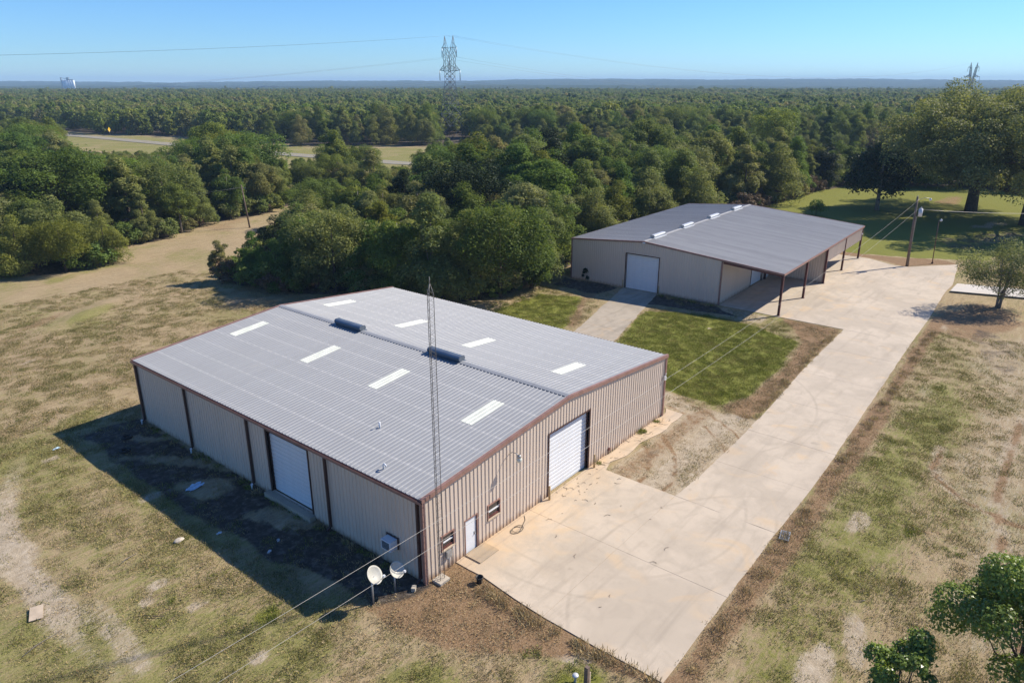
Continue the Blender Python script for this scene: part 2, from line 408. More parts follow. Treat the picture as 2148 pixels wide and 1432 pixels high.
def quads_mesh(name, V4, mat, var=None):
    """V4: (n,4,3) array of separate quads"""
    n = len(V4); me = bpy.data.meshes.new(name)
    me.vertices.add(n * 4); me.vertices.foreach_set('co', V4.reshape(-1).astype(np.float32))
    me.loops.add(n * 4); me.loops.foreach_set('vertex_index', np.arange(n * 4, dtype=np.int32))
    me.polygons.add(n); me.polygons.foreach_set('loop_start', np.arange(0, n * 4, 4, dtype=np.int32))
    me.polygons.foreach_set('loop_total', np.full(n, 4, dtype=np.int32))
    me.materials.append(mat); me.update(calc_edges=True)
    if var is not None:
        a = me.attributes.new('var', 'FLOAT', 'FACE'); a.data.foreach_set('value', var.astype(np.float32))
    return me

# ------------------------------------------------------------------ noise in numpy
def _hash(ix, iy, seed):
    h = (ix.astype(np.int64) * 374761393 + iy.astype(np.int64) * 668265263 + seed * 974711) & 0xffffffff
    h = ((h ^ (h >> 13)) * 1274126177) & 0xffffffff
    return ((h ^ (h >> 16)) & 0xffff) / 65535.0
def vnoise(x, y, seed=0):
    x0 = np.floor(x); y0 = np.floor(y); fx = x - x0; fy = y - y0
    fx = fx * fx * (3 - 2 * fx); fy = fy * fy * (3 - 2 * fy)
    a = _hash(x0, y0, seed); b = _hash(x0 + 1, y0, seed); c = _hash(x0, y0 + 1, seed); d = _hash(x0 + 1, y0 + 1, seed)
    return (a * (1 - fx) + b * fx) * (1 - fy) + (c * (1 - fx) + d * fx) * fy
def fbm(x, y, seed=0, octs=4):
    s_ = 0; a = 0.5; t = 0
    for i in range(octs):
        s_ = s_ + a * vnoise(x, y, seed + i); t += a; a *= 0.5; x = x * 2.03; y = y * 2.03
    return s_ / t
def sdf(px, py, poly):
    """signed distance to a polygon, negative inside"""
    px = np.asarray(px, float); py = np.asarray(py, float)
    d = np.full(px.shape, 1e18); inside = np.zeros(px.shape, bool); n = len(poly)
    for i in range(n):
        ax, ay = poly[i]; bx, by = poly[(i + 1) % n]
        ex, ey = bx - ax, by - ay; wx, wy = px - ax, py - ay
        t = np.clip((wx * ex + wy * ey) / (ex * ex + ey * ey + 1e-12), 0, 1)
        d = np.minimum(d, (wx - ex * t) ** 2 + (wy - ey * t) ** 2)
        c = ((ay > py) != (by > py))
        with np.errstate(divide='ignore', invalid='ignore'):
            xi = (bx - ax) * (py - ay) / (by - ay + 1e-30) + ax
        inside ^= c & (px < xi)
    d = np.sqrt(d)
    return np.where(inside, -d, d)
def sdline(px, py, pts):
    d = np.full(np.shape(px), 1e18)
    for (ax, ay), (bx, by) in zip(pts[:-1], pts[1:]):
        ex, ey = bx - ax, by - ay; wx, wy = px - ax, py - ay
        t = np.clip((wx * ex + wy * ey) / (ex * ex + ey * ey), 0, 1)
        d = np.minimum(d, (wx - ex * t) ** 2 + (wy - ey * t) ** 2)
    return np.sqrt(d)
def sm(d, lo, hi):
    t = np.clip((d - lo) / (hi - lo), 0, 1); return t * t * (3 - 2 * t)

# ------------------------------------------------------------------ layout
APRON = [(1.7, -12.5), (15.5, -12.35), (15.5, -0.02), (2.2, -0.02), (2.2, -1.9), (1.8, -5.4), (1.7, -8.1)]
ROAD = [(15.5, -12.35), (21.5, -12.4), (25.0, -12.35), (34.9, -12.0), (52.6, -11.4), (55.2, -11.3), (55.4, -4.95), (48.5, -5.15), (41.7, -5.35), (32.4, -5.9), (25.6, -6.15), (18.5, -6.25), (15.5, -6.1)]
YARD = [(55.2, -11.3), (63.6, -11.15), (71.1, -10.8), (78.0, -10.5), (82.2, -10.6), (95.0, -9.3), (89.2, -4.2), (88.8, -2.6), (91.2, 1.6), (91.0, 9.45), (55.6, 8.72), (55.45, 1.8), (55.4, -4.95)]
RAMP = [(55.3, 16.4), (55.25, 21.1), (37.6, 16.4), (26.0, 13.4), (26.0, 8.6), (37.6, 11.65)]
SIDE = [(15.5, -0.02), (25.9, -0.02), (26.6, 0.3), (26.5, -1.2), (22.4, -1.35), (20.2, -0.95), (18.0, -1.15), (16.6, -0.75), (15.5, -1.1)]
PATIO = [(78.2, -10.95), (82.6, -11.0), (86.3, -22.5), (81.5, -22.0)]
OPEN_C = [(-500, -200), (-500, 70), (-120, 84), (-66, 90.6), (-60, 92), (-56, 97.5), (-61, 108), (-56, 113), (-54, 125), (-52, 132), (-47, 139.5), (-44, 160),
          (-36, 160), (-36.5, 140), (-37, 120), (-37.5, 108), (-38.5, 90), (-35.5, 87), (-26, 82.5), (-15.6, 82), (-9.5, 79.2), (-4, 79.2), (1.5, 84), (5.2, 92.5),
          (29.5, 122), (40, 136), (54, 150), (76, 175), (92, 177), (115, 170), (200, 150), (400, 120), (500, -200)]
HWY = [(118.0, 520.0), (122.0, 430.0), (127.0, 341.0), (129.0, 276.0), (133.0, 205.0), (138.0, 150.0), (152.0, 105.0), (185.0, 60.0), (240.0, 20.0), (330.0, -15.0)]
STRIP = [(86, 520), (90, 430), (93, 341), (96, 276), (103, 205), (112, 146), (137, 98), (174, 50), (232, 8), (326, -30), (342, 12), (254, 38), (212, 92), (196, 150), (186, 196), (157, 219), (155, 261), (153, 317), (134, 357), (138, 430), (134, 520)]
MEADOW_C = (196, 372, 62, 30)

def zones(x, y):
    """painted ground cover at world x, y: lush grass, sand, brown mulch, dark ground"""
    n = fbm(x * 0.25, y * 0.25, 11, 4) - 0.5; nn = fbm(x * 0.9, y * 0.9, 5, 3) - 0.5
    G = np.zeros_like(x); S = np.zeros_like(x); Mu = np.zeros_like(x); D = np.zeros_like(x)
    def poly(p, soft=1.0, wob=1.5): return 1 - sm(sdf(x, y, p) + n * wob * 2, -soft, soft)
    def blob(cx, cy, rx, ry, rot=0.0, wob=0.5):
        c, s_ = math.cos(rot), math.sin(rot); u = (x - cx) * c + (y - cy) * s_; v = -(x - cx) * s_ + (y - cy) * c
        return 1 - sm(np.sqrt((u / rx) ** 2 + (v / ry) ** 2) + n * wob * 2, 0.6, 1.15)
    def line(pts, w, soft=0.5, wob=0.6): return 1 - sm(sdline(x, y, pts) + n * wob, w - soft, w + soft)
    # dry mown field on the left, tawny; path narrowing between the woods
    G += 0.05 + 0.25 * fbm(x * 0.05, y * 0.05, 3, 3)
    Mu = np.maximum(Mu, 0.42 * poly([(-6, 36), (2, 31.5), (26, 34), (30, 52), (24, 68), (38, 84), (60, 104), (46, 106), (24, 84), (4, 62), (-12, 50)], 3, 3))
    Mu = np.maximum(Mu, 0.55 * poly([(26, 30), (34, 36), (28, 58), (22, 60), (18, 52)], 2, 2))
    Mu = np.maximum(Mu, 0.6 * poly([(44, 90), (58, 104), (66, 118), (56, 112), (40, 97)], 2, 2))
    G = np.maximum(G, 0.6 * blob(10.5, 62, 5.5, 1.2, 0.5, 0.9))
    G = np.maximum(G, 0.6 * blob(17, 82, 9, 2.0, 0.5)); G = np.maximum(G, 0.55 * blob(-3, 34, 4, 1.3, 0.6))
    Mu = np.maximum(Mu, 0.6 * blob(4, 62, 5, 0.9, 0.6))
    S = np.maximum(S, 0.75 * blob(-0.9, 50.4, 1.3, 0.5, 0.4)); S = np.maximum(S, 0.7 * blob(-8, 42, 5, 0.8, 0.7))
    S = np.maximum(S, 0.6 * blob(-14, 44, 5, 0.7, 0.8)); S = np.maximum(S, 0.45 * blob(34, 76, 9, 4, 0.9))
    # near left grass, sandy vehicle track in it
    G = np.maximum(G, 0.46 * poly([(-30, 45), (-2, 33), (-3, 2), (-12, -6), (-30, -10)], 2, 2))
    S = np.maximum(S, 0.95 * line([(-8, 31), (-11.5, 24), (-12.6, 17), (-12.9, 11), (-12.8, 3), (-12.5, -8)], 0.8, 0.7, 1.4) * (0.55 + 0.45 * sm(np.abs(y - 18), 14, 2)))
    S = np.maximum(S, 0.8 * blob(-12.6, 20, 1.6, 4.2, 0.05)); S = np.maximum(S, 0.7 * blob(-11.6, 8, 1.0, 3.5, -0.1))
    for cx, cy, r in ((-8.2, 7.5, 0.7), (-9.7, 9.7, 0.6), (-4.9, 19, 1.2), (-6.8, 29, 0.8), (-8.3, 2.2, 0.6), (-8.6, 10.5, 0.9)):
        S = np.maximum(S, 0.8 * blob(cx, cy, r, r * 0.7))
    # ground darkened in a strip behind the workshop, sandy patches in it
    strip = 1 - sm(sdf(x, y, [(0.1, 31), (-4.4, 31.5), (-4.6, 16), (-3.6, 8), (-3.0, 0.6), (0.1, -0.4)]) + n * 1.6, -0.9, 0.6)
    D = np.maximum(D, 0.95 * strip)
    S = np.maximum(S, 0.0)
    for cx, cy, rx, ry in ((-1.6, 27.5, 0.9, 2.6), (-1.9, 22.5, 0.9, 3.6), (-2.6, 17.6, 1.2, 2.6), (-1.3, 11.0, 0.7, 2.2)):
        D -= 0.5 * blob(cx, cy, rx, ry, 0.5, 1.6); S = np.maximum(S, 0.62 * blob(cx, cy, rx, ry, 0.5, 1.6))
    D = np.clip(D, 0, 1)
    # orange-brown mulch at the near corner, sandy foot of the apron
    Mu = np.maximum(Mu, 1.05 * poly([(-3.3, 2.0), (-1.0, -0.4), (2.3, -0.2), (2.3, -7), (1.8, -9.6), (0.2, -8.2), (-2.2, -5.0), (-3.6, -1.2)], 0.7, 0.9))
    Mu = np.maximum(Mu, 1.0 * poly([(2.2, -9), (0.8, -9.6), (1.0, -11.5), (0.9, -14), (2.6, -13.2)], 0.7, 1.0))
    S = np.maximum(S, 0.85 * blob(0.9, -8.2, 1.1, 1.7, 0.2)); S = np.maximum(S, 0.6 * blob(-0.6, -6.0, 2.2, 0.8, -0.6))
    G = np.maximum(G, 0.85 * blob(-0.9, -9.6, 2.0, 0.9, -0.5)); G = np.maximum(G, 0.6 * blob(-4.6, -4.5, 2.6, 1.2, -0.9))
    G = np.maximum(G, 0.9 * blob(-0.2, -6.9, 0.5, 0.4)); G = np.maximum(G, 0.9 * blob(-6.3, 4.3, 0.8, 0.5))
    # dead verge, grass and sandy dirt right of the drive
    Mu = np.maximum(Mu, 0.85 * line([(2, -13.1), (15, -13.2), (25, -13.2), (35, -12.9), (53, -12.3), (66, -12.0)], 0.75, 0.5, 1.2))
    S = np.maximum(S, 0.5 * line([(30, -12.9), (45, -12.6), (60, -12.2)], 0.8, 0.5, 1.4))
    G = np.maximum(G, 0.62 * poly([(3, -13.5), (20, -14), (34, -13.8), (44, -13.5), (50, -16), (40, -19), (30, -18), (22, -19), (12, -18.5), (3, -19)], 1.5, 2.0))
    Mu = np.maximum(Mu, 0.40 * poly([(18, -20.5), (27, -17.6), (38, -19.2), (52, -15.4), (66, -18), (66, -40), (10, -40), (12, -22)], 1.8, 3.0)); S = np.maximum(S, 0.60 * poly([(18, -20.5), (27, -17.6), (38, -19.2), (52, -15.4), (66, -18), (66, -40), (10, -40), (12, -22)], 1.8, 3.0))
    S = np.maximum(S, 0.95 * blob(6.0, -17.4, 3.4, 1.0, 0.15)); S = np.maximum(S, 0.8 * blob(9.5, -18.2, 2.5, 0.7, 0.3))
    S = np.maximum(S, 0.75 * blob(19.5, -15.6, 1.5, 0.6)); S = np.maximum(S, 0.6 * blob(43, -14.8, 4, 0.8, 0.1))
    for pts in ([(56, -24), (44, -22.0), (36, -21.4), (28, -21.6), (20, -22.8), (10, -25)], [(54, -26), (42, -24.2), (34, -23.6), (26, -24)], [(33, -17.6), (28.5, -18.0), (26.2, -19.8), (25.0, -22.5), (25, -26)]):
        Mu = np.maximum(Mu, 0.95 * line(pts, 0.20, 0.16, 0.2)); S = np.maximum(S, 0.8 * line(pts, 0.5, 0.4, 0.3))
    Mu = np.maximum(Mu, 0.8 * blob(21.0, -19.2, 1.7, 0.35, -0.9)); G = np.maximum(G, 0.9 * blob(20.4, -18.4, 0.9, 0.3, -0.6))
    D = np.maximum(D, 0.5 * blob(60, -17.5, 10, 2.0, 0.25)); S = np.maximum(S, 0.75 * blob(63.5, -12.6, 2.6, 1.1)); Mu = np.maximum(Mu, 0.8 * blob(68, -15.5, 8, 4.5))
    # dirt rectangle between apron, wall strip and drive
    dr = poly([(15.0, -0.9), (26.5, -0.9), (27.5, 3.0), (29.0, 2.0), (28.8, -2.5), (29.5, -6.4), (25.6, -6.9), (15.0, -6.8)], 0.5, 0.4)
    Mu = np.maximum(Mu, 0.62 * dr * sm(-np.abs(y + 2.3), -1.5, -0.4)); S = np.maximum(S, 0.95 * dr * sm(-np.abs(y + 4.3), -1.6, -0.3)); D = np.maximum(D, 0.42 * blob(18.5, -2.4, 3.2, 0.9)); G *= (1 - dr)
    for r_ in (7.2, 8.9, 12.6, 14.2): Mu = np.maximum(Mu, 0.85 * dr * np.exp(-((np.hypot(x - 15.0, y - 3.6) - r_) / 0.22) ** 2))
    S = np.maximum(S, 0.72 * dr)
    S = np.maximum(S, 0.7 * poly([(26.5, -1), (26.5, 12), (30, 6), (31, 0)], 0.9, 1.2))
    # lawns between the two buildings
    l1 = poly([(48.6, 14.4), (51.4, 8.0), (50.6, 2.0), (48.8, -2.6), (40.0, -3.7), (33.4, -3.9), (29.5, -2.6), (29.8, 1.5), (31.0, 6), (34, 11.2), (37.6, 11.4)], 0.55, 0.45)
    l2 = poly([(38.4, 27.5), (46.5, 27.4), (48.6, 22.6), (38.5, 18.0), (30, 16.5), (30, 28)], 0.6, 0.6)
    l3 = poly([(96, 30), (93.5, 6), (95.0, -0.5), (97.5, -6.8), (101, -12), (116, -16), (150, -24), (190, -20), (186, 22), (160, 34), (120, 30)], 0.8, 1.0)
    lawn = np.maximum(np.maximum(l1, l2), l3)
    G = np.where(lawn > 0.5, np.maximum(G, 1.35 * lawn), G * (1 - 0.5 * lawn)); Mu *= (1 - lawn); S *= (1 - lawn)
    Mu = np.maximum(Mu, 0.85 * poly([(49, -2.6), (55.4, 1.6), (55.4, -4.9), (41, -5.3), (31, -6.0), (28.5, -5.6), (29.3, -2.8), (40, -3.8)], 0.5, 0.5) * (1 - l1))
    Mu = np.maximum(Mu, 0.7 * poly([(38, 16.5), (48, 21.5), (55, 21.2), (55, 29), (48.6, 23), (38.4, 18)], 0.6, 0.6))
    D = np.maximum(D, 0.95 * poly([(55.2, 8.8), (55.2, 16.4), (51, 15.6), (52, 8.6), (52.6, 5)], 0.5, 0.5)); D = np.maximum(D, 0.95 * poly([(55, 21.3), (55, 30), (50.6, 28.6), (50.6, 21.6)], 0.6, 0.7))  # ground darkened along the shed front, either side of the ramp
    S = np.maximum(S, 0.7 * poly([(55.4, 8.6), (55.4, 2), (52, 2.5), (51.8, 8.4)], 0.5, 0.7)); S = np.maximum(S, 0.7 * blob(47, 6, 0.7, 0.5))
    Mu = np.maximum(Mu, 0.95 * poly([(92.5, 30), (91.3, 9), (91.6, 2.0), (89.2, -3.8), (95.4, -9.2), (97, -7), (94.3, -1), (93.3, 6), (95, 30)], 0.45, 0.5))
    # bare earth under the oaks
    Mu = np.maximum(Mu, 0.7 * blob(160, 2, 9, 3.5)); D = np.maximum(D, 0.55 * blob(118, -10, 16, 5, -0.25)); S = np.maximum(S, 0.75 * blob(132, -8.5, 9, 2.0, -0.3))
    S = np.maximum(S, 0.6 * blob(104, -4, 1.3, 1.0)); S = np.maximum(S, 0.6 * blob(121, -12, 11, 2.2, -0.3))
    # floor of the woods, highway verge, far meadow
    X = (x - CAM.x) * FX.x + (y - CAM.y) * FX.y; Y = (x - CAM.x) * FY.x + (y - CAM.y) * FY.y
    wood = sm(sdf(X, Y, OPEN_C), -0.5, 2.5) * sm(sdf(x, y, STRIP), -1, 4) * sm(np.sqrt(((X - MEADOW_C[0]) / MEADOW_C[2]) ** 2 + ((Y - MEADOW_C[1]) / MEADOW_C[3]) ** 2), 0.9, 1.1)
    D = np.maximum(D, 0.85 * wood); G = G * (1 - wood)
    verge = 1 - sm(sdf(x, y, STRIP), -2, 2)
    G = np.maximum(G, 0.62 * verge); S = np.maximum(S, 0.12 * verge); 
    md = 1 - sm(np.sqrt(((X - MEADOW_C[0]) / MEADOW_C[2]) ** 2 + ((Y - MEADOW_C[1]) / MEADOW_C[3]) ** 2), 0.9, 1.1)
    G = np.maximum(G, 1.2 * md)
    return np.clip(np.stack([G, S, Mu, D], -1), 0, 1.45), wood

# ------------------------------------------------------------------ ground sheet, highway, hills
def axis(lo, hi, step, far_lo, far_hi):
    a = list(np.arange(lo, hi + step / 2, step)); s_ = step; p = hi
    while p < far_hi: s_ *= 1.16; p += s_; a.append(p)
    s_ = step; p = lo
    while p > far_lo: s_ *= 1.16; p -= s_; a.insert(0, p)
    return np.array(a)
gx = axis(-22, 100, 0.42, -9000, 9000); gy = axis(-30, 74, 0.42, -9000, 9000)
GX, GY = np.meshgrid(gx, gy, indexing='xy')
x = GX.ravel(); y = GY.ravel()
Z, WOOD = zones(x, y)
hz = (fbm(x * 0.35, y * 0.35, 21, 4) - 0.5) * 0.16 + (fbm(x * 1.4, y * 1.4, 31, 2) - 0.5) * 0.07
flat = np.minimum.reduce([sdf(x, y, p) for p in (APRON, ROAD, YARD, RAMP, SIDE, PATIO, [(0, 0), (25.2, 0), (25.2, 29.9), (0, 29.9)])])
hz = hz * sm(flat, 0.1, 1.6) - 0.012 * (1 - sm(flat, -0.2, 0.5))
# shallow wheel ruts and the low mound in the field
hz += 0.22 * np.exp(-(((x - 9) * 0.8 + (y - 62) * 0.5) / 6) ** 2 - ((-(x - 9) * 0.5 + (y - 62) * 0.8) / 1.2) ** 2)
hz = np.where(np.abs(x) + np.abs(y) > 400, 0, hz)
nx, ny = len(gx), len(gy)
idx = np.arange(nx * ny).reshape(ny, nx)
Q = np.stack([idx[:-1, :-1], idx[:-1, 1:], idx[1:, 1:], idx[1:, :-1]], -1).reshape(-1, 4)
me = bpy.data.meshes.new('ground')
me.vertices.add(nx * ny); me.vertices.foreach_set('co', np.stack([x, y, hz], -1).astype(np.float32).ravel())
me.loops.add(len(Q) * 4); me.loops.foreach_set('vertex_index', Q.ravel().astype(np.int32))
me.polygons.add(len(Q)); me.polygons.foreach_set('loop_start', np.arange(0, len(Q) * 4, 4, dtype=np.int32)); me.polygons.foreach_set('loop_total', np.full(len(Q), 4, dtype=np.int32))
me.update(calc_edges=True)
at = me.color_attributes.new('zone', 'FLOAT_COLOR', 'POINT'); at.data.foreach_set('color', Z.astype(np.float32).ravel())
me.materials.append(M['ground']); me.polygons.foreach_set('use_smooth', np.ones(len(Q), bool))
tag(link('ground', me), kind='structure')

def ribbon(name, pts, width, z, mat, parent=None):
    v = []; f = []
    for i, p in enumerate(pts):
        a = Vector(pts[max(i - 1, 0)]); b = Vector(pts[min(i + 1, len(pts) - 1)]); d = (b - a).normalized(); nrm = Vector((-d.y, d.x))
        q = Vector(p); v += [(*(q + nrm * width / 2), z), (*(q - nrm * width / 2), z)]
        if i: f.append((2 * i - 2, 2 * i, 2 * i + 1, 2 * i - 1))
    mb = MB(); mb.add(v, f); return mb.build(name, mat, parent)
hw = tag(ribbon('highway', HWY, 7.5, 0.14, M['asphalt']), kind='structure')
ribbon('centre_line', HWY, 0.2, 0.15, M['line'], hw)

def hill_range(name, d0, d1, base, crest, seed, rough):
    n = 380; rows = 22; v = []; f = []
    ang = np.linspace(-0.85, 0.85, n)
    for j in range(rows):
        t = j / (rows - 1); d = d0 + (d1 - d0) * t
        Xh = np.tan(ang) * d; Yh = np.full(n, d)
        cr_ = crest(ang, Xh)
        prof = (math.sin(t * math.pi * 0.5) ** 1.6) if t < 0.86 else 1 - ((t - 0.86) / 0.14) ** 2 * 1.3
        zh = base + (cr_ - base) * prof
        zh = zh + (fbm(Xh * 0.006 + seed, Yh * 0.006, seed, 4) - 0.5) * rough * 2.2 + (fbm(Xh * 0.05, Yh * 0.05, seed + 9, 3) - 0.5) * rough
        for k in range(n):
            wx, wy = C2W(Xh[k], Yh[k]); v.append((wx, wy, float(zh[k])))
    for j in range(rows - 1):
        for k in range(n - 1):
            a = j * n + k; f.append((a, a + 1, a + n + 1, a + n))
    mb = MB(); mb.add(v, f, False)
    return tag(mb.build(name, M['hill'], None), kind='structure')
mh = NT('wooded_hillside'); gc = mh.node('ShaderNodeNewGeometry').outputs['Position']
mh.set(mh.ramp(mh.noise(gc, 0.02, 8, 0.75), [(0.3, (0.018, 0.032, 0.012)), (0.55, (0.040, 0.060, 0.020)), (0.75, (0.075, 0.090, 0.035))]), 0.95, 0, 0.1)
mh.bump(mh.noise(gc, 0.06, 5, 0.7), 1.0, 8)
M['hill'] = mh.m
hill_range('near_hills', 1650, 3300, 2.0, lambda a, X: 8 + 4 * np.sin(a * 7 + 1), 41, 5.0)
hill_range('hills', 3400, 5600, 4.0, lambda a, X: 34 + 9 * np.tanh((a + 0.12) * 6) + 3.5 * np.sin(a * 19) - 6 * sm(a, 0.35, 0.7), 77, 6.0)

# ------------------------------------------------------------------ concrete slabs
def slabs(name, poly, cuts, mat, top=0.038, slab_name='concrete_slab', gap=0.012, jag=0.03):
    """cuts: list of (point, normal); each face becomes a slab of its own over a dirt-coloured bed"""
    pts = []
    for i in range(len(poly)):
        a = Vector(poly[i]); b = Vector(poly[(i + 1) % len(poly)]); L = (b - a).length; k = max(1, int(L / 0.9))
        for j in range(k):
            p = a + (b - a) * j / k
            if j and jag: p = p + Vector((random.uniform(-jag, jag), random.uniform(-jag, jag)))
            pts.append(p)
    bm = bmesh.new(); bm.faces.new([bm.verts.new((p.x, p.y, 0)) for p in pts])
    bed = bpy.data.meshes.new(name); b2 = bm.copy()
    r_ = bmesh.ops.extrude_face_region(b2, geom=list(b2.faces))
    for v in [g for g in r_['geom'] if isinstance(g, bmesh.types.BMVert)]: v.co.z -= 0.12
    for v in b2.verts: v.co.z += top - 0.012
    bmesh.ops.recalc_face_normals(b2, faces=b2.faces); b2.to_mesh(bed); b2.free(); bed.materials.append(M['joint'])
    root = tag(link(name, bed), kind='structure')
    for (cx, cy), (nx_, ny_) in cuts:
        bmesh.ops.bisect_plane(bm, geom=bm.verts[:] + bm.edges[:] + bm.faces[:], plane_co=(cx, cy, 0), plane_no=(nx_, ny_, 0))
    bmesh.ops.inset_individual(bm, faces=list(bm.faces), thickness=gap / 2, use_even_offset=True)
    faces = sorted(bm.faces, key=lambda f: -f.calc_area())
    for f in faces:
        if f.calc_area() < 0.35 or len(f.verts) == 4 and min(e.calc_length() for e in f.edges) < gap * 0.8: continue
        c = f.calc_center_median(); mb = MB(); ring = [v.co - c for v in f.verts]; n = len(ring)
        h = random.uniform(-0.003, 0.003); b = 0.005
        vs_ = [(p.x, p.y, -0.10) for p in ring] + [(p.x, p.y, h - b) for p in ring]
        cc = Vector((0, 0, 0))
        vs_ += [(p.x * (1 - b / max(p.length, 0.5)), p.y * (1 - b / max(p.length, 0.5)), h) for p in ring]
        fs = [(i, (i + 1) % n, n + (i + 1) % n, n + i) for i in range(n)] + [(n + i, n + (i + 1) % n, 2 * n + (i + 1) % n, 2 * n + i) for i in range(n)] + [tuple(range(2 * n, 3 * n))]
        mb.add(vs_, fs); mb.build(slab_name, mat, root, (c.x, c.y, top))
    bm.free(); return root
slabs('concrete_apron', APRON, [((0, -6.1), (0, 1)), ((8.6, 0), (1, 0))], M['concrete'])
slabs('concrete_driveway', ROAD, [((x_, 0), (1, 0.01)) for x_ in (21.15, 27.0, 33.9, 40.9, 48.5)], M['concrete'])
ydir = (-0.0214, 1.0)
slabs('concrete_yard', YARD, [((55.4, -4.95), ydir), ((55.5, 1.7), ydir)] + [((x_, 0), (1, 0.0214)) for x_ in (62.5, 69.6, 76.7, 83.8)], M['concrete'])
slabs('concrete_ramp', RAMP, [((47.5, 0), (1, -0.2)), ((37.6, 0), (1, -0.2))], M['concrete_old'], jag=0.07)
slabs('concrete_wall_strip', SIDE, [((20.8, 0), (1, 0))], M['concrete'], jag=0.12)
slabs('concrete_patio', PATIO, [], M['concrete_pale'], top=0.22)

# ------------------------------------------------------------------ ribbed steel sheets
PITCH = 0.3048
def rib_breaks(a, b, w0, w1):
    """(position, height 0/1) along a..b with a rib every PITCH; phase shared by the whole wall"""
    out = [(a, None)]
    k = math.floor(a / PITCH) - 1
    while k * PITCH < b + PITCH:
        c = (k + 0.5) * PITCH
        for t, h in ((c - w0, 0), (c - w1, 1), (c + w1, 1), (c + w0, 0)):
            if a < t < b: out.append((t, h))
        k += 1
    out.append((b, None))
    def hat(t):
        c = (math.floor(t / PITCH) + 0.5) * PITCH; d = abs(t - c)
        return 1.0 if d < w1 else 0.0 if d > w0 else (w0 - d) / (w0 - w1)
    return [(t, hat(t) if h is None else h) for t, h in out]

def wall_sheet(name, parent, a, b, lo, hi, place, mat, depth=0.038, w0=0.048, w1=0.020):
    """lo, hi: functions of t; place(t, out, z) -> point"""
    br = rib_breaks(a, b, w0, w1)
    mid = place((a + b) / 2, 0, 0); mid = Vector((mid[0], mid[1], 0))
    v = []; f = []
    for i, (t, h) in enumerate(br):
        v.append(Vector(place(t, h * depth, lo(t))) - mid); v.append(Vector(place(t, h * depth, hi(t))) - mid)
        if i: f.append((2 * i - 2, 2 * i, 2 * i + 1, 2 * i - 1))
    mb = MB(); mb.add(v, f)
    me = mb.mesh(name, mat)
    return link(name, me, parent, mid)

def ribbed_wall(parent, name, a, b, hi, place, mat, openings=(), width=0.9144, lo=0.0, apart=True):
    """a backing wall plus one sheet object per panel, cut round the openings (t0, t1, z0, z1)"""
    edges = sorted({a, b} | {k * width for k in range(int(a / width) - 1, int(b / width) + 2) if a < k * width < b} | {e for o in openings for e in o[:2] if a < e < b})
    edges = [e for i, e in enumerate(edges) if i == 0 or e - edges[i - 1] > 0.04]
    if b not in edges: edges[-1] = b
    def spans(t):
        s_ = [(lo, None)]
        for t0, t1, z0, z1 in openings:
            if t0 - 0.01 < t < t1 + 0.01:
                s_ = ([(lo, z0)] if z0 > lo + 0.05 else []) + [(z1, None)]
        return s_
    # backing liner behind the sheets
    mb = MB()
    ed2 = sorted({a, b} | {e for o in openings for e in o[:2] if a < e < b} | {(a + b) / 2})
    for t0, t1 in zip(ed2[:-1], ed2[1:]):
        for z0, z1 in spans((t0 + t1) / 2):
            q = [place(t0, -0.03, z0), place(t1, -0.03, z0), place(t1, -0.03, (hi(t1) - 0.03 if z1 is None else z1)), place(t0, -0.03, (hi(t0) - 0.03 if z1 is None else z1))]
            r_ = [place(t0, -0.13, z0), place(t1, -0.13, z0), place(t1, -0.13, (hi(t1) - 0.03 if z1 is None else z1)), place(t0, -0.13, (hi(t0) - 0.03 if z1 is None else z1))]
            mb.add(q + r_, [(0, 1, 2, 3), (7, 6, 5, 4), (0, 4, 5, 1), (1, 5, 6, 2), (2, 6, 7, 3), (3, 7, 4, 0)])
    w = mb.build(name, mat, parent)
    if apart:
        for t0, t1 in zip(edges[:-1], edges[1:]):
            for z0, z1 in spans((t0 + t1) / 2):
                wall_sheet('wall_panel', w, t0, t1, (lambda t, z0=z0: z0), (hi if z1 is None else (lambda t, z1=z1: z1)), place, mat)
    else:
        for t0, t1 in zip(ed2[:-1], ed2[1:]):
            for z0, z1 in spans((t0 + t1) / 2):
                wall_sheet('wall_sheet', w, t0, t1, (lambda t, z0=z0: z0), (hi if z1 is None else (lambda t, z1=z1: z1)), place, mat)
    return w

